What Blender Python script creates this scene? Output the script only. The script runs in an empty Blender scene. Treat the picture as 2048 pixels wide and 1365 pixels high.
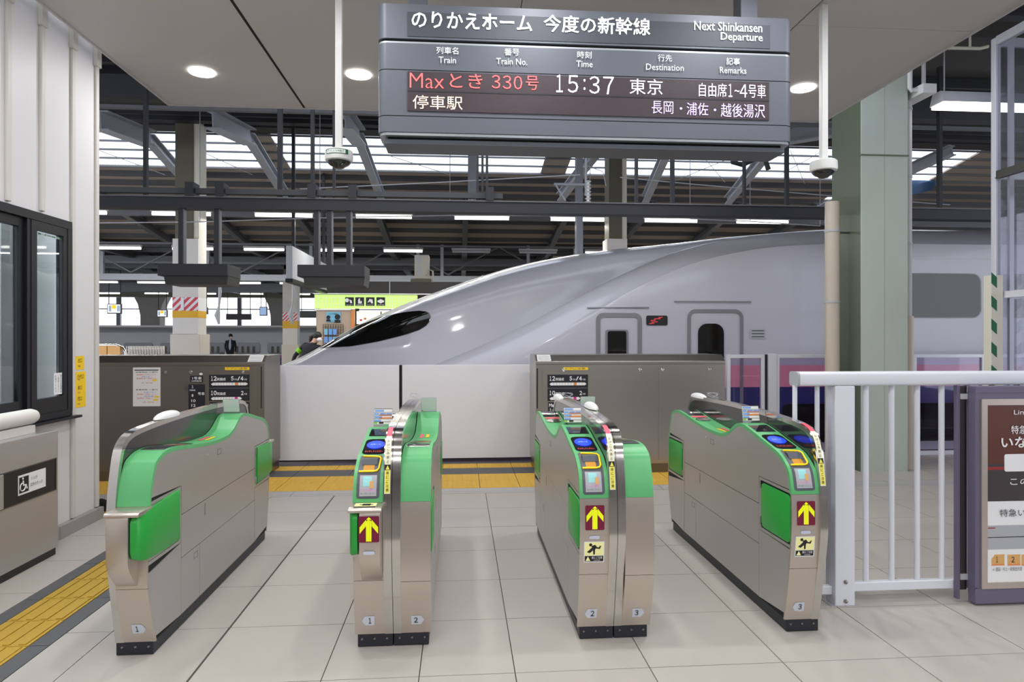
import bpy, bmesh, math, random
from mathutils import Vector, Matrix
random.seed(4)
S = bpy.context.scene
COL = S.collection

# ------------------------------------------------------------------ camera, world, light, exposure
F = 1330.0; EYE = 1.5
TH = math.atan(104 / F); SN, CS = math.sin(TH), math.cos(TH)
cam = bpy.data.cameras.new('camera'); cam.sensor_width = 36.0; cam.lens = F * 36.0 / 2048.0
cam.shift_y = -7.5 / 2048.0; cam.clip_start = 0.05; cam.clip_end = 500
co = bpy.data.objects.new('camera', cam); COL.objects.link(co)
co.location = (0, 0, EYE); co.rotation_euler = (math.pi / 2, 0, -TH)
S.camera = co
S.view_settings.view_transform = 'Standard'; S.view_settings.look = 'None'
S.view_settings.gamma = 1.0; S.view_settings.use_curve_mapping = False
S.view_settings.exposure = 0.12
W = bpy.data.worlds.new('world'); S.world = W; W.use_nodes = True
bg = W.node_tree.nodes['Background']
bg.inputs[0].default_value = (0.86, 0.90, 1.0, 1.0); bg.inputs[1].default_value = 2.8

def area(name, loc, rot, sx, sy, power, col=(1, 1, 1)):
    l = bpy.data.lights.new(name, 'AREA'); l.shape = 'RECTANGLE'; l.size = sx; l.size_y = sy
    l.energy = power; l.color = col
    o = bpy.data.objects.new(name, l); COL.objects.link(o); o.location = loc; o.rotation_euler = rot
    return o
SOFFIT_Z = 3.8
# light of the fluorescent rows over the far platforms (the tubes themselves are modelled further down)
for (y, z) in ((13.9, 3.85), (20, 3.9)):
    area('platform_light', (0, y, z), (0, 0, 0), 24, 0.12, 420, (1.0, 0.97, 0.9))
# downlights of the concourse ceiling, in rows running back over the photographer
for yy in (5.9, 3.4, 0.9, -1.6, -4.1):
    for k in range(5):
        x = -2.228 + k * 1.345
        l = bpy.data.lights.new('downlight_bulb', 'AREA'); l.shape = 'DISK'; l.size = 0.16
        l.energy = 17; l.color = (0.98, 0.98, 1.0)
        o = bpy.data.objects.new('downlight_bulb', l); COL.objects.link(o); o.location = (x, yy, SOFFIT_Z - 0.012)

# ------------------------------------------------------------------ helpers
def ray(u, v):
    a = (u - 1024) / F; b = -(v - 675) / F
    return (SN + a * CS, CS - a * SN, b)
def PY(u, v, Y):
    d = ray(u, v); t = Y / d[1]; return (d[0] * t, Y, EYE + d[2] * t)
def PX(u, v, X):
    d = ray(u, v); t = X / d[0]; return (X, d[1] * t, EYE + d[2] * t)
def PZ(u, v, Z=0.0):
    d = ray(u, v); t = (Z - EYE) / d[2]; return (d[0] * t, d[1] * t, Z)

def lin(c):
    c = c / 255.0
    return c / 12.92 if c <= 0.04045 else ((c + 0.055) / 1.055) ** 2.4
def rgb(r, g, b): return (lin(r), lin(g), lin(b), 1.0)
MATS = {}
def mat(name, col, rough=0.5, metal=0.0, emit=0.0, var=0.0, scale=6.0, bump=0.0, bscale=40.0, stretch=(1, 1, 1),
        spec=0.5, alpha=None, trans=0.0, rvar=0.0, coat=0.0):
    if name in MATS: return MATS[name]
    m = bpy.data.materials.new(name); m.use_nodes = True; MATS[name] = m
    nt = m.node_tree; N = nt.nodes; L = nt.links; p = N['Principled BSDF']
    c = rgb(*col)
    p.inputs['Base Color'].default_value = c; p.inputs['Roughness'].default_value = rough
    p.inputs['Metallic'].default_value = metal; p.inputs['Specular IOR Level'].default_value = spec
    p.inputs['Transmission Weight'].default_value = trans; p.inputs['Coat Weight'].default_value = coat
    if emit > 0:
        p.inputs['Emission Color'].default_value = c; p.inputs['Emission Strength'].default_value = emit
    if var or bump or rvar:
        tc = N.new('ShaderNodeTexCoord'); mp = N.new('ShaderNodeMapping'); mp.inputs['Scale'].default_value = stretch
        L.new(tc.outputs['Object'], mp.inputs['Vector'])
        nz = N.new('ShaderNodeTexNoise'); nz.inputs['Scale'].default_value = scale; nz.inputs['Detail'].default_value = 5
        L.new(mp.outputs[0], nz.inputs['Vector'])
        if var:
            mr = N.new('ShaderNodeMapRange'); mr.inputs[3].default_value = 1 - var; mr.inputs[4].default_value = 1 + var
            L.new(nz.outputs[0], mr.inputs[0])
            mx = N.new('ShaderNodeVectorMath'); mx.operation = 'SCALE'; mx.inputs[0].default_value = c[:3]
            L.new(mr.outputs[0], mx.inputs['Scale']); L.new(mx.outputs[0], p.inputs['Base Color'])
        if rvar:
            mr = N.new('ShaderNodeMapRange'); mr.inputs[3].default_value = max(0.03, rough - rvar); mr.inputs[4].default_value = rough + rvar
            L.new(nz.outputs[0], mr.inputs[0]); L.new(mr.outputs[0], p.inputs['Roughness'])
        if bump:
            n2 = N.new('ShaderNodeTexNoise'); n2.inputs['Scale'].default_value = bscale; n2.inputs['Detail'].default_value = 3
            L.new(mp.outputs[0], n2.inputs['Vector'])
            bp = N.new('ShaderNodeBump'); bp.inputs['Strength'].default_value = bump; bp.inputs['Distance'].default_value = 0.01
            L.new(n2.outputs[0], bp.inputs['Height']); L.new(bp.outputs[0], p.inputs['Normal'])
    return m

def glass(name, col=(235, 240, 242), refl=0.12, rough=0.02):
    m = bpy.data.materials.new(name); m.use_nodes = True; nt = m.node_tree; N = nt.nodes; L = nt.links
    N.remove(N['Principled BSDF']); out = N['Material Output']
    t = N.new('ShaderNodeBsdfTransparent'); t.inputs[0].default_value = rgb(*col)
    g = N.new('ShaderNodeBsdfGlossy'); g.inputs['Roughness'].default_value = rough
    lw = N.new('ShaderNodeLayerWeight'); lw.inputs[0].default_value = 0.5
    pw = N.new('ShaderNodeMath'); pw.operation = 'POWER'; pw.inputs[1].default_value = 4.0; L.new(lw.outputs['Facing'], pw.inputs[0])
    mr = N.new('ShaderNodeMapRange'); mr.inputs[3].default_value = refl; mr.inputs[4].default_value = 0.8
    L.new(pw.outputs[0], mr.inputs[0])
    mx = N.new('ShaderNodeMixShader'); L.new(mr.outputs[0], mx.inputs[0]); L.new(t.outputs[0], mx.inputs[1]); L.new(g.outputs[0], mx.inputs[2])
    L.new(mx.outputs[0], out.inputs[0]); return m

M = dict(
    steel=mat('brushed_stainless', (206, 196, 186), 0.36, 0.9, var=0.03, scale=5, bump=0.015, bscale=40, stretch=(3, 3, 120), rvar=0.03),
    steelside=mat('satin_stainless_side', (192, 189, 186), 0.38, 0.7, var=0.03, scale=4, bump=0.01, bscale=40, stretch=(3, 3, 120)),
    steeldark=mat('dark_stainless', (124, 120, 116), 0.34, 1.0, var=0.04),
    steelbox=mat('screen_box_stainless', (186, 180, 172), 0.30, 1.0, var=0.02, scale=2, bump=0.012, bscale=30, stretch=(1, 1, 60), rvar=0.04),
    polish=mat('polished_stainless', (205, 202, 198), 0.13, 1.0, bump=0.02, bscale=50, stretch=(20, 1, 1)),
    smoke=mat('smoked_fin_side', (84, 82, 84), 0.12, 0.75, spec=0.8),
    green=mat('gate_green', (92, 178, 112), 0.38, var=0.03),
    flap=mat('flap_green', (38, 158, 60), 0.34, var=0.03),
    black=mat('black_plastic', (22, 22, 24), 0.4), blackgap=mat('gap_black', (14, 14, 15), 0.8),
    kick=mat('kick_plate', (30, 32, 42), 0.45), bolt=mat('bolt_metal', (150, 145, 138), 0.3, 1.0),
    panelgrey=mat('reader_grey', (84, 88, 96), 0.45), labelgrey=mat('label_silver', (176, 178, 182), 0.5),
    cyan=mat('ticket_cyan', (158, 222, 222), 0.5), peach=mat('ticket_peach', (222, 170, 100), 0.5),
    yellow=mat('ring_yellow', (250, 214, 12), 0.35, emit=0.25), orange=mat('slot_orange', (206, 142, 22), 0.5),
    darkglass=mat('dark_display', (38, 38, 42), 0.06, spec=0.9), blue=mat('touch_blue', (28, 60, 255), 0.3, emit=1.2),
    bluewhite=mat('touch_letter', (170, 190, 255), 0.4, emit=1.0),
    redtxt=mat('red_letter', (235, 70, 70), 0.5, emit=0.3), redtape=mat('red_tape', (236, 92, 112), 0.45),
    labelcream=mat('label_cream', (248, 246, 214), 0.5), labelyel=mat('label_yellow', (240, 232, 90), 0.5),
    paleyel=mat('pale_yellow', (250, 246, 170), 0.5),
    ink=mat('ink_black', (28, 26, 28), 0.6), inkgrey=mat('ink_grey', (90, 90, 94), 0.6), pink=mat('letter_pink', (240, 130, 200), 0.5),
    white=mat('white_print', (240, 240, 240), 0.5), paper=mat('paper', (228, 226, 222), 0.6), cardback=mat('card_back', (206, 214, 206), 0.5),
    wine=mat('arrow_panel_wine', (120, 24, 56), 0.35), led=mat('arrow_led', (214, 224, 20), 0.4, emit=0.55),
    pill=mat('indicator_pill', (200, 206, 222), 0.3), tag=mat('tag_grey', (196, 202, 212), 0.5),
    floor=mat('floor_tile', (180, 174, 166), 0.50, var=0.045, scale=9, bump=0.02, bscale=120, rvar=0.1),
    grout=mat('grout', (118, 112, 106), 0.9), jointdark=mat('expansion_joint', (70, 64, 60), 0.7),
    tactile=mat('tactile_yellow', (188, 152, 50), 0.6, var=0.08, scale=14), tactiledge=mat('platform_tactile', (212, 168, 62), 0.6, var=0.08, scale=14),
    darktile=mat('dark_tile', (88, 88, 90), 0.6, var=0.06), thresh=mat('threshold_strip', (172, 170, 168), 0.4, var=0.04),
    wall=mat('wall_white', (216, 214, 214), 0.5, var=0.02, scale=2), rib=mat('wall_rib', (206, 202, 194), 0.5, var=0.03),
    curb=mat('granite_curb', (150, 146, 142), 0.6, var=0.08, scale=20),
    frameblk=mat('window_frame_black', (16, 16, 22), 0.4), soffit=mat('soffit_panel', (200, 198, 196), 0.55, var=0.02, scale=1),
    trimw=mat('soffit_trim', (196, 195, 194), 0.5), lamp=mat('lamp_glow', (255, 252, 246), 0.4, emit=9.0),
    tube=mat('tube_glow', (255, 253, 244), 0.4, emit=4.5), housing=mat('lamp_housing', (170, 170, 168), 0.5),
    signgrey=mat('sign_housing', (92, 96, 105), 0.5, 0.1, var=0.02), signbevel=mat('sign_bevel', (176, 180, 186), 0.35, 0.4),
    signend=mat('sign_end', (92, 96, 106), 0.38, 0.5), signface=mat('sign_face', (66, 69, 78), 0.6),
    ledpanel=mat('led_panel', (56, 42, 48), 0.5, bump=0.2, bscale=300), ledsep=mat('led_separator', (40, 32, 38), 0.6),
    ledred=mat('led_red', (255, 96, 96), 0.5, emit=1.0), ledwhite=mat('led_white', (244, 240, 255), 0.5, emit=1.05),
    ledlav=mat('led_lavender', (222, 196, 255), 0.5, emit=1.0), ledcream=mat('led_cream', (255, 224, 196), 0.5, emit=1.0),
    lit=mat('backlit_letter', (250, 250, 252), 0.5, emit=0.9), pale=mat('sign_small_letter', (222, 224, 230), 0.5, emit=0.25),
    trainw=None,
    darkbeam=mat('dark_beam', (38, 38, 43), 0.55), greybeam=mat('grey_beam', (102, 103, 106), 0.5, 0.2, var=0.06),
    lightbeam=mat('light_beam', (160, 163, 170), 0.45, 0.1), purlin=mat('roof_purlin', (68, 68, 70), 0.6),
    brown=mat('roof_board', (150, 138, 126), 0.8, var=0.1, scale=1.5), darkroof=mat('dark_roof', (60, 57, 54), 0.8, var=0.12, scale=1),
    olive=mat('olive_column', (98, 95, 78), 0.55, var=0.1, scale=2), cream=mat('cream_column', (226, 222, 204), 0.5),
    colwhite=mat('column_white', (222, 218, 210), 0.5, var=0.03), colbox=mat('column_box', (216, 208, 192), 0.5),
    stripe_r=mat('stripe_red', (214, 74, 84), 0.5), stripe_y=mat('stripe_yellow', (232, 178, 16), 0.5),
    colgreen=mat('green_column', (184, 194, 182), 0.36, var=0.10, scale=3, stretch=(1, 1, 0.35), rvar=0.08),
    colgreen_shade=mat('green_column_shade', (94, 104, 84), 0.36, var=0.14, scale=3, stretch=(1, 1, 0.35), rvar=0.08),
    pipebeige=mat('pipe_beige', (190, 180, 162), 0.4), pipewhite=mat('pipe_white', (190, 188, 188), 0.5, var=0.04),
    rail=mat('rail_white', (224, 226, 234), 0.3, 0.0, coat=0.2), railgrey=mat('rail_cap', (170, 172, 176), 0.4),
    purple=mat('poster_frame_purple', (104, 98, 120), 0.45), champagne=mat('poster_frame_champagne', (196, 184, 174), 0.3, 0.6),
    posterbrown=mat('poster_brown', (92, 46, 32), 0.35), posterdark=mat('poster_dark', (62, 56, 58), 0.35), posterred=mat('poster_red', (150, 40, 36), 0.4),
    panelwhite=mat('screen_door_white', (224, 224, 229), 0.4, var=0.01), alu=mat('aluminium_white', (226, 226, 232), 0.35, 0.2),
    concrete=mat('concrete', (140, 136, 130), 0.8, var=0.1), ballast=mat('ballast', (70, 64, 58), 0.95, var=0.3, scale=40, bump=0.5),
    suit=mat('dark_suit', (26, 28, 38), 0.8), skin=mat('skin', (206, 164, 140), 0.6), hair=mat('black_hair', (20, 18, 18), 0.5),
    mask=mat('white_mask', (232, 232, 232), 0.7), shirt=mat('pale_shirt', (188, 200, 222), 0.7), armband=mat('armband', (120, 190, 30), 0.6),
    limegreen=mat('kiosk_lime', (190, 230, 112), 0.4, emit=0.62), wood=mat('kiosk_wood', (186, 166, 146), 0.6, var=0.06, scale=3, stretch=(8, 1, 1)),
    kioskblack=mat('kiosk_fascia', (40, 38, 36), 0.5), menulit=mat('menu_light', (255, 244, 224), 0.4, emit=0.95), posterblue=mat('poster_blue', (120, 184, 214), 0.5),
    tarp=mat('blue_tarp', (20, 60, 96), 0.6), beigeac=mat('ac_beige', (186, 180, 164), 0.5),
    stickeryel=mat('sticker_yellow', (246, 204, 20), 0.5), tagblack=mat('plate_black', (34, 34, 40), 0.4),
    magenta=mat('magenta', (216, 40, 150), 0.5), orangep=mat('orange_print', (226, 140, 80), 0.5), bluep=mat('blue_print', (110, 160, 225), 0.5),
    stripegreen=mat('stripe_green', (28, 104, 66), 0.5), farwhite=mat('far_train_white', (206, 206, 208), 0.3), farpink=mat('far_train_pink', (196, 70, 140), 0.4),
    farblue=mat('far_train_blue', (48, 40, 104), 0.4), warmwin=mat('cab_amber', (120, 70, 10), 0.3),
    winglass=glass('window_glass', (205, 212, 214), 0.10), screenglass=glass('screen_glass', (232, 226, 238), 0.05), towerglass=glass('tower_glass', (232, 232, 238), 0.10),
    clear=glass('clear_plastic', (228, 236, 234), 0.06), dome=mat('camera_dome', (30, 30, 32), 0.08, spec=0.9), cctv=mat('camera_body', (224, 224, 222), 0.45),
    inner=mat('office_panel', (212, 220, 224), 0.7), innergrey=mat('office_curtain_grey', (158, 156, 156), 0.8), hill=mat('hill_reflection_dark', (64, 70, 72), 0.8),
)

def mk_train():
    m = bpy.data.materials.new('train_paint'); m.use_nodes = True; N = m.node_tree.nodes; L = m.node_tree.links
    p = N['Principled BSDF']; p.inputs['Roughness'].default_value = 0.30; p.inputs['Coat Weight'].default_value = 0.4
    p.inputs['Coat Roughness'].default_value = 0.07
    tc = N.new('ShaderNodeTexCoord'); sp = N.new('ShaderNodeSeparateXYZ'); L.new(tc.outputs['Object'], sp.inputs[0])
    mr = N.new('ShaderNodeMapRange'); mr.inputs[1].default_value = -2; mr.inputs[2].default_value = 4
    fx = N.new('ShaderNodeMapRange'); fx.inputs[1].default_value = -11; fx.inputs[2].default_value = -4.2; fx.inputs[3].default_value = 0.9; fx.inputs[4].default_value = 0.0
    L.new(sp.outputs[0], fx.inputs[0]); ad = N.new('ShaderNodeMath'); ad.operation = 'ADD'; L.new(sp.outputs[2], ad.inputs[0]); L.new(fx.outputs[0], ad.inputs[1])
    L.new(ad.outputs[0], mr.inputs[0])
    cr = N.new('ShaderNodeValToRGB'); cr.color_ramp.interpolation = 'CONSTANT'; e = cr.color_ramp.elements
    e[0].position = 0; e[0].color = rgb(120, 120, 124)
    e[1].position = (0.05 + 2 + 0.9) / 6; e[1].color = rgb(46, 44, 108)
    a = e.new((0.80 + 2 + 0.9) / 6); a.color = rgb(236, 150, 162)
    b = e.new((1.085 + 2 + 0.9) / 6); b.color = rgb(190, 188, 196)
    L.new(mr.outputs[0], cr.inputs[0]); L.new(cr.outputs[0], p.inputs['Base Color'])
    return m
M['trainw'] = mk_train()
M['skylight'] = None
def mk_sky():
    m = bpy.data.materials.new('skylight_sheet'); m.use_nodes = True; N = m.node_tree.nodes; L = m.node_tree.links
    N.remove(N['Principled BSDF'])
    t = N.new('ShaderNodeBsdfTransparent'); t.inputs[0].default_value = (0.9, 0.92, 0.95, 1)
    d = N.new('ShaderNodeBsdfTranslucent'); d.inputs[0].default_value = (0.8, 0.82, 0.85, 1)
    x = N.new('ShaderNodeMixShader'); x.inputs[0].default_value = 0.25
    L.new(t.outputs[0], x.inputs[1]); L.new(d.outputs[0], x.inputs[2]); L.new(x.outputs[0], N['Material Output'].inputs[0]); return m
M['skylight'] = mk_sky()

class MB:
    def __init__(s, tf=None): s.v = []; s.f = []; s.tf = tf
    def add(s, vs, fs):
        n = len(s.v)
        s.v += [tuple(s.tf(p)) if s.tf else tuple(p) for p in vs]
        s.f += [tuple(i + n for i in f) for f in fs]; return s
    def box(s, x0, x1, y0, y1, z0, z1):
        return s.add([(x0, y0, z0), (x1, y0, z0), (x1, y1, z0), (x0, y1, z0), (x0, y0, z1), (x1, y0, z1), (x1, y1, z1), (x0, y1, z1)],
                     [(0, 3, 2, 1), (4, 5, 6, 7), (0, 1, 5, 4), (1, 2, 6, 5), (2, 3, 7, 6), (3, 0, 4, 7)])
    def prism(s, poly, axis, a, b):
        n = len(poly)
        def P(q, t): return {'x': (t, q[0], q[1]), 'y': (q[0], t, q[1]), 'z': (q[0], q[1], t)}[axis]
        return s.add([P(q, a) for q in poly] + [P(q, b) for q in poly],
                     [tuple(range(n - 1, -1, -1)), tuple(range(n, 2 * n))] + [(i, (i + 1) % n, n + (i + 1) % n, n + i) for i in range(n)])
    def band(s, A, B, axis, a, b):
        """solid between two polylines A and B of equal length, extruded along an axis"""
        n = len(A)
        def P(q, t): return {'x': (t, q[0], q[1]), 'y': (q[0], t, q[1]), 'z': (q[0], q[1], t)}[axis]
        vs = [P(q, a) for q in A] + [P(q, a) for q in B] + [P(q, b) for q in A] + [P(q, b) for q in B]
        fs = []
        for i in range(n - 1):
            fs += [(i, i + 1, n + i + 1, n + i), (2 * n + i, 3 * n + i, 3 * n + i + 1, 2 * n + i + 1),
                   (i, 2 * n + i, 2 * n + i + 1, i + 1), (n + i, n + i + 1, 3 * n + i + 1, 3 * n + i)]
        fs += [(0, n, 3 * n, 2 * n), (n - 1, 3 * n - 1, 4 * n - 1, 2 * n - 1)]
        return s.add(vs, fs)
    def grid(s, rows):
        m = len(rows[0]); vs = [p for r in rows for p in r]; fs = []
        for i in range(len(rows) - 1):
            for j in range(m - 1): fs.append((i * m + j, i * m + j + 1, (i + 1) * m + j + 1, (i + 1) * m + j))
        return s.add(vs, fs)
    def tube(s, path, r, n=10, caps=True):
        pts = [Vector(p) for p in path]; rs = r if isinstance(r, (list, tuple)) else [r] * len(pts); vs = []; prev = None
        for i, p in enumerate(pts):
            d = (pts[min(i + 1, len(pts) - 1)] - pts[max(i - 1, 0)]).normalized()
            a = prev - d * prev.dot(d) if prev is not None else d.orthogonal()
            a.normalize(); prev = a; b = d.cross(a)
            for k in range(n):
                t = 2 * math.pi * k / n; vs.append(p + (a * math.cos(t) + b * math.sin(t)) * rs[i])
        fs = []
        for i in range(len(pts) - 1):
            for k in range(n): fs.append((i * n + k, i * n + (k + 1) % n, (i + 1) * n + (k + 1) % n, (i + 1) * n + k))
        if caps: fs += [tuple(range(n - 1, -1, -1)), tuple(range((len(pts) - 1) * n, len(pts) * n))]
        return s.add(vs, fs)
    def lathe(s, prof, c, n=24, axis='z'):
        vs = []
        for (r, h) in prof:
            for k in range(n):
                t = 2 * math.pi * k / n; a, b = r * math.cos(t), r * math.sin(t)
                vs.append({'z': (c[0] + a, c[1] + b, c[2] + h), 'y': (c[0] + a, c[1] + h, c[2] + b), 'x': (c[0] + h, c[1] + a, c[2] + b)}[axis])
        fs = []
        for i in range(len(prof) - 1):
            for k in range(n): fs.append((i * n + k, i * n + (k + 1) % n, (i + 1) * n + (k + 1) % n, (i + 1) * n + k))
        fs += [tuple(range(n - 1, -1, -1)), tuple(range((len(prof) - 1) * n, len(prof) * n))]
        return s.add(vs, fs)
    def ball(s, c, rx, ry, rz, n=14, m=8):
        prof = []
        vs = []; fs = []
        for i in range(m + 1):
            ph = math.pi * i / m - math.pi / 2
            for k in range(n):
                t = 2 * math.pi * k / n
                vs.append((c[0] + rx * math.cos(ph) * math.cos(t), c[1] + ry * math.cos(ph) * math.sin(t), c[2] + rz * math.sin(ph)))
        for i in range(m):
            for k in range(n): fs.append((i * n + k, i * n + (k + 1) % n, (i + 1) * n + (k + 1) % n, (i + 1) * n + k))
        return s.add(vs, fs)
    def beam(s, a, b, w, h):
        """rectangular bar from a to b, width w sideways, height h"""
        a = Vector(a); b = Vector(b); d = (b - a).normalized()
        up = Vector((0, 0, 1)) if abs(d.z) < 0.95 else Vector((0, 1, 0))
        sd = d.cross(up).normalized(); up = sd.cross(d).normalized()
        vs = []
        for p in (a, b):
            for (i, j) in ((-1, -1), (1, -1), (1, 1), (-1, 1)): vs.append(p + sd * (w / 2 * i) + up * (h / 2 * j))
        return s.add(vs, [(3, 2, 1, 0), (4, 5, 6, 7), (0, 1, 5, 4), (1, 2, 6, 5), (2, 3, 7, 6), (3, 0, 4, 7)])
    def ibeam(s, a, b, w, h, t=0.03):
        a = Vector(a); b = Vector(b); d = (b - a).normalized()
        up = Vector((0, 0, 1)) if abs(d.z) < 0.95 else Vector((0, 1, 0))
        sd = d.cross(up).normalized(); up = sd.cross(d).normalized()
        s.beam(a + up * (h / 2 - t / 2), b + up * (h / 2 - t / 2), w, t); s.beam(a - up * (h / 2 - t / 2), b - up * (h / 2 - t / 2), w, t)
        return s.beam(a, b, t, h - 2 * t)

ORG = {}
def wloc(o): return ORG.get(o.name, Vector((0, 0, 0))) if o is not None else Vector((0, 0, 0))
def part(name, mb, material, parent=None, smooth=False, bevel=0.0, kind=None, label=None, mats=None, fidx=None, closed=True):
    off = wloc(parent)
    me = bpy.data.meshes.new(name)
    me.from_pydata([(p[0] - off.x, p[1] - off.y, p[2] - off.z) for p in mb.v], [], mb.f)
    for m in (mats or [material]): me.materials.append(m)
    if fidx:
        for i, f in enumerate(me.polygons): f.material_index = fidx[i]
    if closed:
        b = bmesh.new(); b.from_mesh(me)
        if bevel: bmesh.ops.remove_doubles(b, verts=b.verts, dist=1e-6)
        bmesh.ops.recalc_face_normals(b, faces=b.faces)
        if bevel:
            es = [e for e in b.edges if e.is_manifold and e.calc_face_angle(0) > 0.7]
            bmesh.ops.bevel(b, geom=es, offset=bevel, segments=2, affect='EDGES', profile=0.5, clamp_overlap=True)
        b.to_mesh(me); b.free()
    if smooth:
        for f in me.polygons: f.use_smooth = True
        try: me.set_sharp_from_angle(angle=math.radians(38))
        except Exception: pass
    o = bpy.data.objects.new(name, me); COL.objects.link(o)
    if parent is not None: o.parent = parent
    ORG[o.name] = off
    if kind: o['kind'] = kind
    if label: o['label'] = label
    return o
def thing(name, label, cat, loc=(0, 0, 0), group=None):
    o = bpy.data.objects.new(name, None); COL.objects.link(o); o.location = loc; ORG[o.name] = Vector(loc)
    o['label'] = label; o['category'] = cat
    if group: o['group'] = group
    return o
def solo(name, mb, material, label, cat, group=None, **k):
    """a thing that is one mesh, its origin at its base"""
    xs = [p[0] for p in mb.v]; ys = [p[1] for p in mb.v]; zs = [p[2] for p in mb.v]
    c = Vector(((min(xs) + max(xs)) / 2, (min(ys) + max(ys)) / 2, min(zs)))
    mb.v = [(p[0] - c.x, p[1] - c.y, p[2] - c.z) for p in mb.v]
    o = part(name, mb, material, None, **k); o.location = c; ORG[o.name] = c
    o['label'] = label; o['category'] = cat
    if group: o['group'] = group
    return o
def struct(name, mb, material, parent=None, **k):
    return part(name, mb, material, parent, kind='structure', **k)
def dup(root, loc, label=None, group=None):
    r = root.copy(); COL.objects.link(r); r.location = loc; ORG[r.name] = Vector(loc)
    if label: r['label'] = label
    if group: r['group'] = group
    for ch in list(root.children):
        c = ch.copy(); COL.objects.link(c); c.parent = r
        for g in list(ch.children):
            d = g.copy(); COL.objects.link(d); d.parent = c
    return r
ORD = ['first', 'second', 'third', 'fourth', 'fifth', 'sixth', 'seventh', 'eighth', 'ninth', 'tenth', 'eleventh', 'twelfth', 'thirteenth', 'fourteenth']

TEXTS = []
def text(s, c, w, h, material, parent, right=(1, 0, 0), up=(0, 0, 1), bold=0.0, name='lettering', off=None):
    """flat lettering fitted into a w x h box centred on c"""
    cu = bpy.data.curves.new(name, 'FONT'); cu.body = s; cu.offset = bold; cu.resolution_u = 2
    cu.align_x = 'CENTER'
    o = bpy.data.objects.new('tmp_text', cu); COL.objects.link(o)
    TEXTS.append((o, Vector(c), w, h, material, parent, Vector(right).normalized(), Vector(up).normalized(), name))
def vtext(s, *a, **k): text('\n'.join(s), *a, **k)
def flush_text():
    dg = bpy.context.evaluated_depsgraph_get()
    dg.update()
    for (o, c, w, h, material, parent, R, U, name) in TEXTS:
        me = bpy.data.meshes.new_from_object(o.evaluated_get(dg))
        if not me.vertices: continue
        xs = [v.co.x for v in me.vertices]; ys = [v.co.y for v in me.vertices]
        mx, my = (min(xs) + max(xs)) / 2, (min(ys) + max(ys)) / 2
        sx = w / max(1e-6, max(xs) - min(xs)); sy = h / max(1e-6, max(ys) - min(ys))
        off = wloc(parent)
        for v in me.vertices: v.co = c + R * ((v.co.x - mx) * sx) + U * ((v.co.y - my) * sy) - off
        me.materials.clear(); me.materials.append(material); me.name = name
        n = bpy.data.objects.new(name, me); COL.objects.link(n)
        if parent is not None: n.parent = parent
    for t in TEXTS:
        cu = t[0].data; bpy.data.objects.remove(t[0]); bpy.data.curves.remove(cu)

def catmull(pts, n=6, closed=False):
    out = []; m = len(pts)
    for i in range(m - 1):
        p0 = pts[max(i - 1, 0)]; p1 = pts[i]; p2 = pts[i + 1]; p3 = pts[min(i + 2, m - 1)]
        for k in range(n):
            t = k / n
            out.append(tuple(0.5 * (2 * p1[j] + (p2[j] - p0[j]) * t + (2 * p0[j] - 5 * p1[j] + 4 * p2[j] - p3[j]) * t * t + (3 * p1[j] - p0[j] - 3 * p2[j] + p3[j]) * t ** 3) for j in range(len(p1))))
    out.append(tuple(pts[-1])); return out
def offset_line(pl, d):
    out = []
    for i, p in enumerate(pl):
        a = pl[max(i - 1, 0)]; b = pl[min(i + 1, len(pl) - 1)]
        tx, ty = b[0] - a[0], b[1] - a[1]; l = math.hypot(tx, ty) or 1
        out.append((p[0] + ty / l * d, p[1] - tx / l * d))
    return out
def rrect(x0, x1, y0, y1, r, n=5):
    out = []
    for (cx, cy, a0) in ((x1 - r, y1 - r, 0), (x0 + r, y1 - r, 90), (x0 + r, y0 + r, 180), (x1 - r, y0 + r, 270)):
        for k in range(n + 1):
            t = math.radians(a0 + 90 * k / n); out.append((cx + r * math.cos(t), cy + r * math.sin(t)))
    return out

# ------------------------------------------------------------------ floor
fl = MB(); fl.box(-9, 14, -9, 8.45, -0.30, -0.012)
floor = struct('floor', fl, M['grout'])
XJ = [-2.99, -2.48, -1.99, -1.765, -1.184, -0.606, -0.18, 0.2455, 0.858, 1.484, 2.09, 2.70, 3.31, 3.92, 4.53, 5.14, 5.75, 6.36, 6.97, 7.58]
YJ = [1.81, 2.385, 2.96, 3.535, 4.11, 4.685, 5.26, 5.835, 6.40]
meshes = {}
def tile(name, x0, x1, y0, y1, material, z=0.0, g=0.0025):
    key = (name, round(x1 - x0, 3), round(y1 - y0, 3), material.name)
    if key not in meshes:
        b = MB(); w, d = (x1 - x0) / 2 - g, (y1 - y0) / 2 - g
        b.box(-w, w, -d, d, -0.02, 0)
        me = bpy.data.meshes.new(name); me.from_pydata(b.v, [], b.f); me.materials.append(material); meshes[key] = me
    o = bpy.data.objects.new(name, meshes[key]); COL.objects.link(o); o.parent = floor
    o.location = ((x0 + x1) / 2, (y0 + y1) / 2, z); return o
for i in range(len(XJ) - 1):
    x0, x1 = XJ[i], XJ[i + 1]
    if abs(x0 + 2.48) < 0.01: continue                      # the guide path runs here
    for j in range(len(YJ) - 1):
        tile('floor_tile', x0, x1, YJ[j], YJ[j + 1], M['floor'], z=random.uniform(-0.0006, 0.0))
jb = MB(); jb.box(-1.189, -1.179, 1.0, 6.40, -0.01, 0.0006)
struct('expansion_joint', jb, M['jointdark'], floor)
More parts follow.
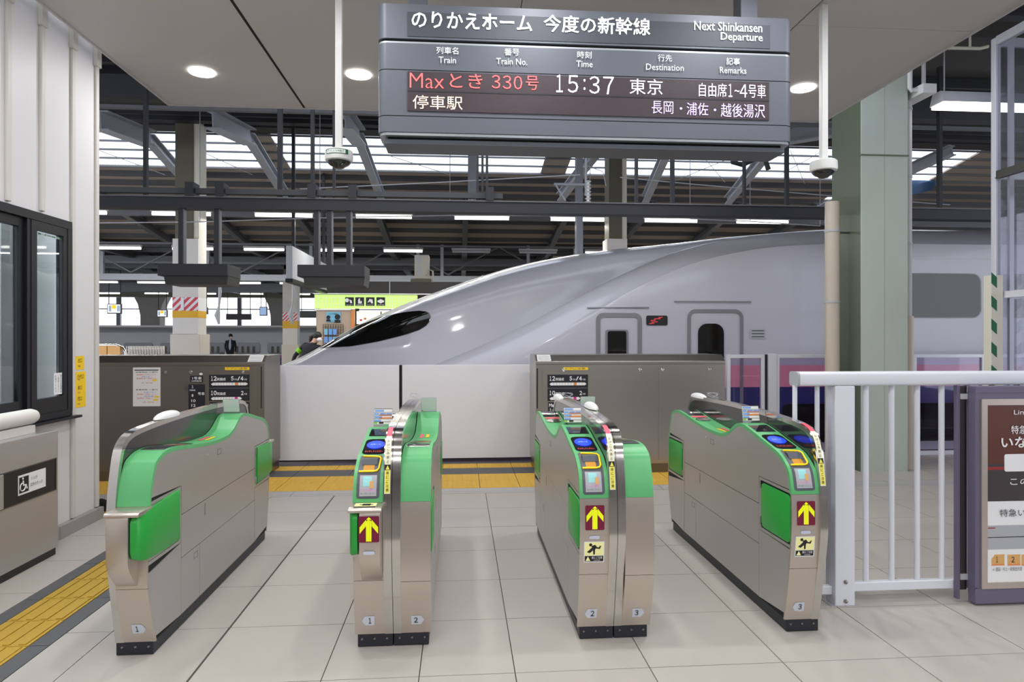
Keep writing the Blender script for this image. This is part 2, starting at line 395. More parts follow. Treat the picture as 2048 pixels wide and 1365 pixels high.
# guide path along the left wall: dark border, ribbed yellow blocks, dark border
y = 1.6
while y < 6.35:
    y1 = min(y + 0.6, 6.4)
    tile('border_tile', -2.48, -2.388, y, y1, M['darktile']); tile('border_tile', -2.088, -1.99, y, y1, M['darktile'])
    y = y1
def guide_block(x0, y0, w, d, material, along='y', n=4):
    key = ('gb', w, d, material.name, along)
    if key not in meshes:
        b = MB(); b.box(0.003, w - 0.003, 0.003, d - 0.003, -0.02, 0.0005)
        for k in range(n):
            if along == 'y':
                c = w * (k + 0.5) / n; b.box(c - w * 0.055, c + w * 0.055, 0.012, d - 0.012, 0, 0.005)
            else:
                c = d * (k + 0.5) / n; b.box(0.012, w - 0.012, c - d * 0.055, c + d * 0.055, 0, 0.005)
        me = bpy.data.meshes.new('guide_block'); me.from_pydata(b.v, [], b.f); me.materials.append(material); meshes[key] = me
    o = bpy.data.objects.new('guide_block', meshes[key]); COL.objects.link(o); o.parent = floor; o.location = (x0, y0, 0)
yy = 1.6
while yy < 6.1: guide_block(-2.388, yy, 0.30, 0.30, M['tactile']); yy += 0.30
xx = -3.9
while xx < -2.5: guide_block(xx, 5.84, 0.30, 0.30, M['tactile'], 'x'); xx += 0.30
# threshold strip and the platform's own paving
for k in range(12):
    tile('threshold_strip', -5.2 + k * 1.2, -4.0 + k * 1.2, 6.40, 6.47, M['thresh']); tile('threshold_strip', -5.2 + k * 1.2, -4.0 + k * 1.2, 6.47, 6.62, M['thresh'])
def dot_block(x0, y0, w, d, material):
    key = ('db', w, d, material.name)
    if key not in meshes:
        b = MB(); b.box(0.003, w - 0.003, 0.003, d - 0.003, -0.02, 0.0005); n = 8
        for i in range(n):
            for j in range(n):
                cx, cy = w * (i + 0.5) / n, d * (j + 0.5) / n; r = w * 0.03
                b.add([(cx - r, cy, 0), (cx, cy - r, 0), (cx + r, cy, 0), (cx, cy + r, 0), (cx, cy, 0.006)], [(0, 1, 4), (1, 2, 4), (2, 3, 4), (3, 0, 4)])
        me = bpy.data.meshes.new('tactile_block'); me.from_pydata(b.v, [], b.f); me.materials.append(material); meshes[key] = me
    o = bpy.data.objects.new('tactile_block', meshes[key]); COL.objects.link(o); o.parent = floor; o.location = (x0, y0, 0)
for k in range(19): dot_block(-4.2 + k * 0.4, 6.62, 0.4, 0.36, M['tactiledge']); dot_block(-4.2 + k * 0.4, 6.98, 0.4, 0.32, M['tactiledge'])
for k in range(12):
    x = -4.2 + k * 0.6; tile('shaded_edge_tile', x, x + 0.6, 7.30, 7.64, M['darktile']); tile('shaded_edge_tile', x, x + 0.6, 7.90, 8.44, M['darktile'])  # tiles coloured dark for the shadow lying along the screen doors
for k in range(6): tile('shaded_edge_tile', 3.4 + k * .6, 4.0 + k * .6, 8.30, 8.44, M['darktile'])
for k in range(18): dot_block(-4.2 + k * 0.4, 7.64, 0.4, 0.26, M['tactiledge'])
for i in range(14):
    x = 3.4 + i * 0.6
    for j in range(3): tile('floor_tile', x, x + 0.6, 6.62 + j * 0.56, 7.18 + j * 0.56, M['floor'])

# far ground
tb = MB(); tb.box(-40, 40, 8.45, 12.7, -1.45, -1.30); struct('track_bed', tb, M['ballast'])
p2 = MB(); p2.box(-40, 40, 12.7, 22.6, -1.3, 0.0); struct('far_platform', p2, M['concrete'])
t3 = MB(); t3.box(-40, 40, 22.6, 27.4, -1.45, -1.30); struct('second_track_bed', t3, M['ballast'])
p3 = MB(); p3.box(-40, 40, 27.4, 36.6, -1.3, 0.0); struct('third_platform', p3, M['concrete'])
t4 = MB(); t4.box(-40, 40, 36.6, 50, -1.45, -1.30); struct('third_track_bed', t4, M['ballast'])

# ------------------------------------------------------------------ left wall and its office window
XW = -3.0; WZ = 3.95; WE = 5.76
wy0, wy1, wz0, wz1 = 3.3, 5.36, 0.90, 2.385
w = MB(); w.box(XW - 0.10, XW, -9, wy0, 0.0, WZ); w.box(XW - 0.10, XW, wy1, WE, 0.0, WZ)
w.box(XW - 0.10, XW, wy0, wy1, 0.0, wz0); w.box(XW - 0.10, XW, wy0, wy1, wz1, WZ)
wall = struct('wall_left', w, M['wall'])
w = MB(); w.box(XW - 2.6, XW - 0.1, WE - 0.10, WE, 0, WZ); struct('wall_left_return', w, M['wall'], wall)
w = MB(); w.box(XW - 2.6, XW, 2.0, WE, WZ - 0.05, WZ); struct('wall_left_top', w, M['wall'], wall)
for y in (2.6, 3.4, 3.9, 4.25, 4.66, 5.02, 5.40, WE - 0.02):
    inwin = wy0 < y < wy1
    z0 = wz1 + 0.02 if inwin else 0.10
    b = MB(); b.box(XW - 0.001, XW + 0.022, y - 0.022, y + 0.022, z0, WZ - 0.2); b.box(XW - 0.001, XW + 0.034, y - 0.036, y + 0.036, WZ - 0.22, WZ)
    struct('wall_rib', b, M['rib'], wall, bevel=0.006)
for k in range(8):
    y0 = 0.9 + k * 0.61
    b = MB(); b.box(XW, XW + 0.05, y0, min(y0 + 0.605, WE + 0.05), -0.001, 0.095); struct('baseboard_stone', b, M['curb'], wall, bevel=0.003)
win = MB(); win.box(XW - 0.06, XW + 0.03, wy0, wy1, wz1 - 0.06, wz1); win.box(XW - 0.06, XW + 0.03, wy0, wy1, wz0, wz0 + 0.05)
win.box(XW - 0.06, XW + 0.03, wy1 - 0.055, wy1, wz0 + .05, wz1 - .06); win.box(XW - 0.06, XW + 0.03, wy0, wy0 + 0.05, wz0 + .05, wz1 - .06)
window = struct('window_1', win, M['frameblk'], bevel=0.003)
def sash(y0, y1, x0):
    b = MB(); z0, z1 = wz0 + 0.05, wz1 - 0.06
    b.box(x0 - 0.02, x0 + 0.02, y0, y0 + 0.06, z0, z1); b.box(x0 - 0.02, x0 + 0.02, y1 - 0.05, y1, z0, z1)
    b.box(x0 - 0.02, x0 + 0.02, y0 + 0.06, y1 - 0.05, z1 - 0.065, z1); b.box(x0 - 0.02, x0 + 0.02, y0 + 0.06, y1 - 0.05, z0, z0 + 0.11)
    s = struct('window_sash', b, M['frameblk'], window, bevel=0.002)
    g = MB(); g.box(x0 - 0.003, x0 + 0.003, y0 + 0.06, y1 - 0.05, z0 + 0.11, z1 - 0.065); struct('window_pane', g, M['winglass'], s)
    return s
sash(3.35, 4.10, XW - 0.02); sash(4.06, 4.84, XW - 0.022); s3 = sash(4.88, 5.305, XW + 0.005)
b = MB(); b.box(XW - 0.04, XW + 0.02, 4.84, 4.88, wz0 + .05, wz1 - .06); struct('window_mullion', b, M['frameblk'], window)
b = MB(); b.box(XW - 0.02, XW + 0.07, wy0 - 0.02, wy1 + 0.06, wz0 - 0.02, wz0 - 0.002); struct('window_sill', b, M['frameblk'], window)
# inside the office: walls, curtain, mirrored-hill stand-in and added lamp
b = MB(); b.box(XW - 2.5, XW - 2.42, 2.0, WE - .1, 0, WZ - .05); struct('wall_office_wall', b, M['inner'])
b = MB(); b.box(XW - 0.5, XW - 0.45, 5.30, 5.62, 0.0, 2.6); struct('wall_office_curtain', b, M['innergrey'])
b = MB(); b.box(XW - 2.42, XW - 0.10, 2.0, WE - .1, 0.0, 0.02); struct('wall_office_floor', b, M['concrete'])
b = MB(); b.box(XW - 0.62, XW - 0.14, 3.2, 5.2, 0.02, 0.86); b.box(XW - 0.60, XW - 0.2, 3.9, 4.7, 0.86, 1.13); b.box(XW - 0.58, XW - 0.2, 5.0, 5.2, 0.86, 1.02)
solo('hill_reflection_block', b, M['hill'], 'dark desk standing in for reflected hills, just inside the office window', 'block')  # dark shape imitating the hills mirrored low in the window pane
area('office_fill_light', (XW - 1.2, 4.4, 3.7), (0, 0, 0), 1.6, 1.6, 230, (0.95, 0.98, 1.0))  # unseen lamp, added to brighten the room behind the glass
for (v0, v1, u, lab) in ((1, 1, 0, 0),):
    pass
def plate(name, label, cat, x0, x1, y0, y1, z0, z1, material, group=None):
    b = MB(); b.box(x0, x1, y0, y1, z0, z1)
    t = thing(name, label, cat, ((x0 + x1) / 2, (y0 + y1) / 2, z0), group)
    part('sheet', b, material, t); return t
YU, YV = (0, 1, 0), (0, 0, 1)
def wallp(u, v): return PX(u, v, XW + 0.002)
a, b2 = wallp(151, 713), wallp(168, 739)
t = plate('exit_sticker', 'small yellow exit sticker, the upper one beside the window', 'sticker', XW + .0005, XW + 0.003, a[1], b2[1], b2[2], a[2], M['stickeryel'])
text('出口', (XW + 0.004, (a[1] + b2[1]) / 2, a[2] - 0.035), 0.05, 0.035, M['ink'], t, YU, YV)
text('Exit', (XW + 0.004, (a[1] + b2[1]) / 2 - .01, b2[2] + 0.03), 0.03, 0.015, M['ink'], t, YU, YV)
a, b2 = wallp(147, 745), wallp(171, 813)
t = plate('direction_sticker', 'tall yellow direction sticker naming three exits, on white wall', 'sticker', XW + .0005, XW + 0.003, a[1], b2[1], b2[2], a[2], M['stickeryel'])
ym = (a[1] + b2[1]) / 2; hh = a[2] - b2[2]
text('万代口', (XW + 0.004, ym + .01, a[2] - 0.04), 0.085, 0.035, M['ink'], t, YU, YV)
text('東口', (XW + 0.004, ym, a[2] - hh * .45), 0.055, 0.033, M['ink'], t, YU, YV)
text('西口', (XW + 0.004, ym, a[2] - hh * .76), 0.055, 0.033, M['ink'], t, YU, YV)
for k in (.22, .58, .9): text('Exit', (XW + 0.004, ym - .01, a[2] - hh * k), 0.03, 0.014, M['inkgrey'], t, YU, YV)
b = MB(); b.prism([(a[1] + .002, b2[2] + hh * .38), (a[1] + .02, b2[2] + hh * .46), (a[1] + .02, b2[2] + hh * .30)], 'x', XW + .003, XW + .0045); part('arrow', b, M['ink'], t)
xg = XW + 0.011
a, b2 = PX(108, 747, xg), PX(125, 788, xg)
t = plate('notice_sheet', 'white vertical notice sheet stuck on the window glass', 'notice', xg, xg + 0.002, a[1], b2[1], b2[2], a[2], M['white'])
for k, s in enumerate(('駆け込み乗車は', 'ご遠慮ください', '危険ですので')): vtext(s, (xg + .003, b2[1] - .025 - k * .032, (a[2] + b2[2]) / 2), 0.018, (a[2] - b2[2]) * .82, M['inkgrey'], t, YU, YV)
a, b2 = PX(76, 466, xg), PX(122, 482, xg)
t = plate('green_strip_notice', 'green strip notice along the top of the window glass', 'sticker', xg, xg + 0.002, a[1], b2[1], b2[2] + .02, a[2] - .01, M['stripegreen'])
text('改札窓口のご案内', (xg + .003, (a[1] + b2[1]) / 2, (a[2] + b2[2]) / 2 + .005), (b2[1] - a[1]) * .8, 0.018, M['white'], t, YU, YV)

# ------------------------------------------------------------------ stainless wide-gate housing by the wall
bx0, bx1, by1, bz = XW + 0.03, -2.775, 4.84, 0.86
t = thing('gate_housing', 'low stainless gate housing against the white wall, wheelchair label on its side', 'gate', ((bx0 + bx1) / 2, 3.6, 0))
b = MB(); b.box(bx0, bx1, 2.0, by1, 0.05, bz); part('body', b, M['steelside'], t, bevel=0.006)
b = MB(); b.box(bx0 + .01, bx1 - .012, 2.0, by1 - .012, 0.0, 0.05); part('kick_plate', b, M['black'], t)
q = [PX(u, v, bx1) for (u, v) in ((20, 940), (110, 906), (110, 990), (20, 1020))]
yL, yR = 4.18, q[1][1]; zT, zB = 0.665, 0.455
b = MB(); b.box(bx1 - .002, bx1 + .003, yL, yR, zB, zT); rc = part('recess_panel', b, M['black'], t)
b = MB(); b.box(bx1 - .001, bx1 + .006, yL, yR, zT, zT + .006); b.box(bx1 - .001, bx1 + .006, yL, yR, zB - .006, zB); b.box(bx1 - .001, bx1 + .006, yR, yR + .01, zB - .006, zT + .006); part('trim_frame', b, M['steeldark'], t)
b = MB(); b.box(bx1 - .001, bx1 + .012, 3.9, 4.27, zB, zT); part('door_leaf', b, M['steelside'], t, bevel=.004)
y0, y1 = PX(35, 950, bx1)[1], PX(90, 950, bx1)[1]
b = MB(); b.box(bx1 + .003, bx1 + .005, y0, y1, 0.50, 0.625); lb = part('label_plate', b, M['white'], t)
b = MB(); b.box(bx1 + .005, bx1 + .006, y0 + .008, y0 + .10, 0.512, 0.612); part('pictogram_plate', b, M['ink'], lb)
def wheelchair(cx, cy, cz, sc, parent):
    b = MB(); x = cx
    b.tube([(x, cy + sc * (-.12 + .22 * math.cos(a)), cz + sc * (-.12 + .22 * math.sin(a))) for a in [math.radians(d) for d in range(100, 381, 20)]], sc * .035, 6)
    b.tube([(x, cy - .10 * sc, cz + .22 * sc), (x, cy - .06 * sc, cz - .05 * sc), (x, cy + .14 * sc, cz - .05 * sc), (x, cy + .24 * sc, cz - .28 * sc)], sc * .045, 6)
    b.ball((x, cy - .10 * sc, cz + .33 * sc), sc * .03, sc * .065, sc * .065, 10, 6)
    part('wheelchair_symbol', b, M['white'], parent)
wheelchair(bx1 + .006, y0 + .054, 0.563, 0.115, lb)
text('うらが', (bx1 + .006, y0 + .155, 0.585), 0.07, 0.022, M['inkgrey'], lb, YU, YV)
text('白色のきっぷ', (bx1 + .006, y0 + .18, 0.545), 0.125, 0.024, M['inkgrey'], lb, YU, YV)
b = MB(); xr = (bx0 + bx1) / 2 - .02
b.tube([(xr, 2.0, .965), (xr, by1 - .11, .965), (xr, by1 - .075, .965), (xr, by1 - .06, .965)], [.052, .052, .042, .02], 20)
t = solo('padded_roll', b, M['colwhite'], 'thick white padded roll lying above the stainless gate housing', 'roll', smooth=True)
b = MB(); b.box(xr - .055, xr + .05, 2.0, by1 - .14, bz + .001, .911)
part('roll_stand', b, M['rib'], t) if False else solo('counter_board', b, M['rib'], 'pale board between the padded roll and the gate housing', 'board')
# dark shoe and trouser cuff behind the wall end
t = thing('black_shoe', 'black shoe standing on tactile paving behind the wall end', 'shoe', (-3.02, 6.0, 0.002))
b = MB(); sh = []
for (x, hw, h) in ((-3.17, .035, .07), (-3.14, .04, .09), (-3.08, .042, .095), (-3.02, .045, .075), (-2.96, .048, .05), (-2.92, .036, .035), (-2.905, .015, .02)):
    sh.append([(x, 6.0 + hw * math.cos(a), .012 + h * max(0, math.sin(a))) for a in [math.pi * k / 8 for k in range(9)]])
b.grid(sh); part('upper', b, M['black'], t, smooth=True, closed=False)
b = MB(); b.prism([(-3.18, 5.96), (-3.0, 5.952), (-2.93, 5.96), (-2.9, 6.0), (-2.93, 6.04), (-3.0, 6.048), (-3.18, 6.04)], 'z', .003, .014); part('sole', b, M['ink'], t)

# ------------------------------------------------------------------ soffit (concourse ceiling)
sx0, sx1, sy1 = -2.86, 3.85, 6.80
XS = [sx0, -1.55, 1.12, 3.85]; 
ceil_bm = MB(); ceil_bm.box(sx0 + .01, sx1 - .01, -9, sy1 - .01, SOFFIT_Z + .03, SOFFIT_Z + .22)
ceiling = struct('ceiling', ceil_bm, M['darkbeam'])
def cpanel(x0, x1, y0, y1):
    b = MB(); b.box(x0, x1, y0, y1, SOFFIT_Z, SOFFIT_Z + .03); struct('ceiling_panel', b, M['soffit'], ceiling)
edges = [(sx0, -1.562), (-1.545, 0.42), (0.426, 2.462), (2.474, sx1)]
for (x0, x1) in edges:
    for (y0, y1) in ((-9, -3.004), (-3, 1.196), (1.2, 4.716 if x1 > 3 else 4.196), (4.72 if x1 > 3 else 4.2, sy1)): cpanel(x0, x1, y0, y1)
b = MB(); b.box(-1.564, -1.543, -9, sy1, SOFFIT_Z - .002, SOFFIT_Z + .02); struct('ceiling_slot', b, M['blackgap'], ceiling)
b = MB(); b.box(sx0 - .012, sx1 + .012, sy1, sy1 + .014, SOFFIT_Z - .012, SOFFIT_Z + .2); b.box(sx0 - .014, sx0, -9, sy1, SOFFIT_Z - .012, SOFFIT_Z + .2)
b.box(sx1, sx1 + .014, -9, sy1, SOFFIT_Z - .012, SOFFIT_Z + .2); struct('trim_1', b, M['trimw'])
n = 0
DL = None
for yy in (5.9, 3.4, 0.9, -1.6, -4.1):
    for k in range(5):
        x = -2.228 + k * 1.345; y = yy + (0.05 if k == 0 and yy > 5 else 0)
        if DL is None:
            DL = thing('downlight', 'round recessed ceiling downlight, the leftmost one in view', 'light', (x, y, SOFFIT_Z - .012), 'downlights in the grey soffit')
            b = MB(); b.lathe([(.088, 0.010), (.096, 0.0), (.104, 0.0), (.106, .012)], (x, y, SOFFIT_Z - .012), 32); part('rim', b, M['lamp'], DL, smooth=True)
            b = MB(); b.lathe([(.001, .004), (.09, .004), (.09, .008), (.001, .008)], (x, y, SOFFIT_Z - .012), 32); part('diffuser', b, M['lamp'], DL)
        elif yy > 5 and k in (1, 4):
            dup(DL, (x, y, SOFFIT_Z - .012), ['', 'round recessed ceiling downlight just left of the departure sign', '', '', 'round recessed ceiling downlight just right of the departure sign'][k])
        elif yy > 5:
            dup(DL, (x, y, SOFFIT_Z - .012), ['', '', 'ceiling downlight hidden behind the left half of the departure sign', 'ceiling downlight hidden behind the right half of the departure sign'][k])
# the concourse behind the photographer
b = MB(); b.box(-9, 14, -9.2, -9, 0, 4.6); struct('wall_back', b, M['curb'])
b = MB(); b.box(-9, XW - .1, -9, 1.9, 0, 4.0); struct('wall_left_block', b, M['wall'])

# ------------------------------------------------------------------ departure sign
SY = 4.0
sg = thing('departure_sign', 'large grey hanging departure board with red and white dot letters', 'sign', (0.79, SY + .15, 2.66))
L0, R0 = -0.489, 2.075
def slab(name, z0, z1, grow, material, d=0.30, x0=L0, x1=R0, dy=0.0):
    b = MB(); pl = rrect(x0 - grow, x1 + grow, SY - grow + dy, SY + d + grow, 0.055 + grow, 5); b.prism(pl, 'z', z0, z1)
    return part(name, b, material, sg, smooth=True)
h0 = slab('header_housing', 3.282, 3.488, 0.0, M['signgrey'])
slab('dark_groove', 3.266, 3.282, -.018, M['blackgap'])
bv = slab('bevel_strip', 3.254, 3.266, -.004, M['signbevel'])
h1 = slab('column_title_housing', 3.098, 3.254, 0.0, M['signgrey'])
slab('dark_groove', 3.093, 3.098, -.006, M['blackgap'])
h2 = slab('display_housing', 2.823, 3.093, 0.0, M['signgrey'])
slab('dark_groove', 2.818, 2.823, -.006, M['blackgap'])
h3 = slab('lower_housing', 2.725, 2.818, 0.0, M['signgrey'])
slab('lower_lip', 2.708, 2.725, -.01, M['signbevel'])
slab('dark_groove', 2.690, 2.708, -.06, M['blackgap'])
slab('underside_tray', 2.664, 2.690, -.035, M['signgrey'])
b = MB(); b.box(-.312, 1.922, SY - .0035, SY + .01, 3.295, 3.44); part('header_face', b, M['signface'], sg)
b = MB(); b.box(-.312, 1.915, SY - .006, SY + .01, 2.85, 3.085); ld = part('dot_display', b, M['ledpanel'], sg)
b = MB(); b.box(-.312, 1.915, SY - .0075, SY, 2.965, 2.973); part('display_divider', b, M['ledsep'], ld)
def st(s, uc, vc, w, h, m, parent, bold=0.0, dy=-.009):
    Y = SY + dy; c = PY(uc, vc, Y); k = Y / ray(uc, vc)[1] / F
    text(s, c, w * k, h * k, m, parent, bold=bold)
st('のりかえホーム', 944.7, 42.5, 241, 33, M['lit'], sg, .012); st('今度の新幹線', 1194.6, 50, 216, 35, M['lit'], sg, .012)
st('Next Shinkansen', 1456.8, 53.3, 140, 18, M['lit'], sg, .005); st('Departure', 1483.6, 76, 86, 20, M['lit'], sg, .005)
for (a, c, x, va, vb, wa, wb) in (('列車名', 'Train', 894.7, 101, 120, 44, 34.5), ('番号', 'Train No.', 1023.7, 104, 123, 30, 62), ('時刻', 'Time', 1169, 109.6, 128, 29, 33),
                                  ('行先', 'Destination', 1330, 116, 134.6, 29, 77), ('記事', 'Remarks', 1466.3, 122.6, 140.7, 28, 54.6)):
    st(a, x, va, wa, 14, M['pale'], sg, .004); st(c, x, vb, wb, 12.5, M['pale'], sg, .002)
for a in (('Max', 853.8, 161.5, 68, 30, 'ledred'), ('とき', 932, 162, 65, 29, 'ledred'), ('３', 992, 163.6, 17, 27, 'ledred'), ('３', 1014, 164.6, 17, 27, 'ledred'), ('０', 1036, 165.6, 17, 27, 'ledred'), ('号', 1064.5, 166, 25.6, 28, 'ledred'),
          ('１', 1119, 167, 13, 35, 'ledwhite'), ('５', 1146, 168, 21, 35, 'ledwhite'), (':', 1169, 169, 4, 22, 'ledwhite'), ('３', 1189, 170, 21, 35, 'ledwhite'), ('７', 1217, 171, 21, 35, 'ledwhite'), ('東京', 1292.3, 173.5, 67, 31, 'ledwhite'),
          ('自由席', 1425.7, 180, 57, 27, 'ledwhite'), ('１', 1461, 181, 8, 26, 'ledwhite'), ('~', 1474, 182, 10, 4, 'ledwhite'), ('４', 1487, 182, 15, 26, 'ledwhite'), ('号車', 1514, 182.5, 36, 27, 'ledwhite'),
          ('停車駅', 875.4, 205, 98.7, 27, 'ledcream'), ('長岡', 1325, 215, 44, 25, 'ledlav'), ('・', 1362, 217, 5, 5, 'ledlav'), ('浦佐', 1395, 218, 44, 25, 'ledlav'),
          ('・', 1430, 220, 5, 5, 'ledlav'), ('越後湯沢', 1486, 221.5, 91, 27, 'ledlav')):
    st(a[0], a[1], a[2], a[3], a[4], M[a[5]], ld, -.012 if a[0] in ('Max', '15', '37', '330') else -.003)
for x in (-0.26, 1.83):
    b = MB(); b.box(x - .055, x + .055, SY + .09, SY + .21, 3.48, SOFFIT_Z); b.box(x - .07, x + .07, SY + .08, SY + .22, 3.485, 3.50)
    b.box(x - .085, x + .085, SY + .14, SY + .16, 3.535, 3.55); part('hanger_post', b, M['signgrey'], sg, bevel=.004)

# ------------------------------------------------------------------ two hanging cameras on white poles
def cctv(x, y, z, label):
    t = thing('hanging_camera', label, 'camera', (x, y, z - .08))
    b = MB(); b.box(x - .022, x + .022, y - .022, y + .022, z + .055, SOFFIT_Z - .001); part('pole', b, M['cctv'], t, bevel=.004)
    b = MB(); b.lathe([(.027, .066), (.031, .053), (.075, .051), (.088, .040), (.091, 0.0), (.088, -.020), (.078, -.026)], (x, y, z), 32); part('collar', b, M['cctv'], t, smooth=True)
    b = MB(); b.lathe([(.076, -.024), (.074, -.035), (.058, -.051), (.040, -.058), (.031, -.068), (.001, -.074)], (x, y, z), 28); part('dome', b, M['dome'], t, smooth=True)
    return t
x, y, z = PY(678, 316, 4.42)
c1 = cctv(x, y, z, 'dome camera on a white ceiling pole, left of the departure board, green label')
b = MB(); rows = [[(x + .0925 * math.sin(a), y - .0925 * math.cos(a), z + zz) for a in [math.radians(d) for d in range(-48, 56, 8)]] for zz in (.006, .038)]
b.grid(rows); part('green_label', b, M['stripegreen'], c1, closed=False)
b = MB(); rows = [[(x + .0930 * math.sin(a), y - .0930 * math.cos(a), z + zz) for a in [math.radians(d) for d in range(-44, 44, 8)]] for zz in (.010, .034)]
b.grid(rows); part('white_label', b, M['white'], c1, closed=False)
text('防犯カメラ作動中', (x - .01, y - .0945, z + .022), .12, .014, M['stripegreen'], c1)
x, y, z = PY(1647, 336, 4.42)
cctv(x, y, z, 'dome camera on a white ceiling pole, right of the departure board')

# ------------------------------------------------------------------ ticket gates
GY = 4.165
A_PTS = [(-.905, .062), (-.95, .21), (-.988, .36), (-.985, .56), (-.966, .755), (-.916, .891), (-.86, .93), (-.78, .947), (-.66, .945), (-.424, .918), (-.184, .896), (.0, .892), (.10, .897), (.19, .922), (.267, .963), (.325, .988),
         (.40, .994), (.52, .975), (.66, .944), (.80, .914), (.87, .89), (.94, .84), (.966, .78), (.977, .719), (.982, .58), (.970, .437), (.945, .26), (.905, .062)]
FIN_H = [(.905, .062), (.938, .217), (.985, .465), (.993, .604), (.982, .754), (.960, .867), (.935, .955), (.90, 1.003), (.84, 1.034), (.73, 1.05), (.5, 1.061), (.2, 1.067), (0, 1.068)]
FIN_PTS = [(-s, z) for (s, z) in FIN_H] + FIN_H[::-1][1:]
PA = catmull(A_PTS, 4); FINL = catmull(FIN_PTS, 4)
def cut(pl, a, b):
    """stretch of an open polyline between heights a and b, with exact ends"""
    pl = sorted(pl, key=lambda p: p[1]); out = []
    def at(z):
        for i in range(len(pl) - 1):
            if pl[i][1] <= z <= pl[i + 1][1]: t = (z - pl[i][1]) / (pl[i + 1][1] - pl[i][1] or 1); return (pl[i][0] + (pl[i + 1][0] - pl[i][0]) * t, z)
        return pl[0] if z < pl[0][1] else pl[-1]
    return [at(a)] + [p for p in pl if a < p[1] < b] + [at(b)]
def sub(pl, cond): return [p for p in pl if cond(p)]
CAP = [cut([p for p in PA if p[0] < -.9], .7175, .72)[0]] + [p for p in PA if p[1] >= .72] + [cut([p for p in PA if p[0] > .9], .7175, .72)[0]]                              # from the back edge over the top to the front edge
FRONT = [p for p in PA if p[0] > .88 and p[1] < .80]; BACK = [p for p in PA if p[0] < -.88 and p[1] < .80]
def arc(pl):
    l = [0]
    for i in range(1, len(pl)): l.append(l[-1] + math.hypot(pl[i][0] - pl[i - 1][0], pl[i][1] - pl[i - 1][1]))
    return l
CR = CAP[::-1]; CL = arc(CR)                                        # arc length from the lower front edge
FR = [p for p in FINL[::-1] if True]; i0 = next(i for i, p in enumerate(FR) if p[1] > .7); FRr = FR[i0:]; FL = arc(FRr)
def along(pl, ls, l, d):
    l = max(0, min(ls[-1] - 1e-6, l)); i = 0
    while ls[i + 1] < l: i += 1
    t = (l - ls[i]) / (ls[i + 1] - ls[i] or 1)
    x = pl[i][0] + (pl[i + 1][0] - pl[i][0]) * t; z = pl[i][1] + (pl[i + 1][1] - pl[i][1]) * t
    j0 = max(i - 1, 0); j1 = min(i + 2, len(pl) - 1)
    tx, tz = pl[j1][0] - pl[j0][0], pl[j1][1] - pl[j0][1]; n = math.hypot(tx, tz)
    tx /= n; tz /= n
    return (x + tz * d, z - tx * d, tx, tz)                        # outward is to the right of travel (front -> up -> back)
def strip(T, pl, ls, l0, l1, x0, x1, d, shape=None, r=0.012, n=14):
    """patch lying on the curved top; shape 'r' rounds its corners, 'e' makes an ellipse"""
    rows = []; b = MB(T)
    for i in range(n + 1):
        k = i / n
        if shape == 'e': k = 0.5 - 0.5 * math.cos(math.pi * k)
        elif shape == 'r':
            q = r / (l1 - l0); k = [0, .15 * q, .5 * q, q][i] if i < 4 else ([1 - q, 1 - .5 * q, 1 - .15 * q, 1][i - (n - 3)] if i > n - 4 else q + (1 - 2 * q) * (i - 3) / (n - 6))
        l = l0 + (l1 - l0) * k; c = (x0 + x1) / 2; hw = (x1 - x0) / 2
        if shape == 'e': hw *= math.sqrt(max(0, 1 - (2 * k - 1) ** 2)) + 1e-4
        elif shape == 'r':
            e = min(l - l0, l1 - l)
            if e < r: hw -= r - math.sqrt(max(0, r * r - (r - e) ** 2))
        s, z, _, _ = along(pl, ls, l, d)
        rows.append([(c - hw, s, z), (c - hw / 3, s, z), (c + hw / 3, s, z), (c + hw, s, z)])
    b.grid(rows); return b
def tform(xc, side):
    """side +1: reader half, on the left of its fin and facing the camera; -1 the same half turned round"""
    if side > 0: return lambda p: (xc + p[0], GY - p[1], p[2])
    return lambda p: (xc - p[0], GY + p[1], p[2])
def tvec(side, v): return (v[0], -v[1], v[2]) if side > 0 else (-v[0], v[1], v[2])
BX0, BX1 = -.183, -.041
def gtext(s, T, side, parent, x, pl, ls, l, d, w, h, m, bold=0.0):
    a = along(pl, ls, l, d); c = T((x, a[0], a[1]))
    text(s, c, w, h, m, parent, tvec(side, (1, 0, 0)), tvec(side, (0, a[2], a[3])), bold)

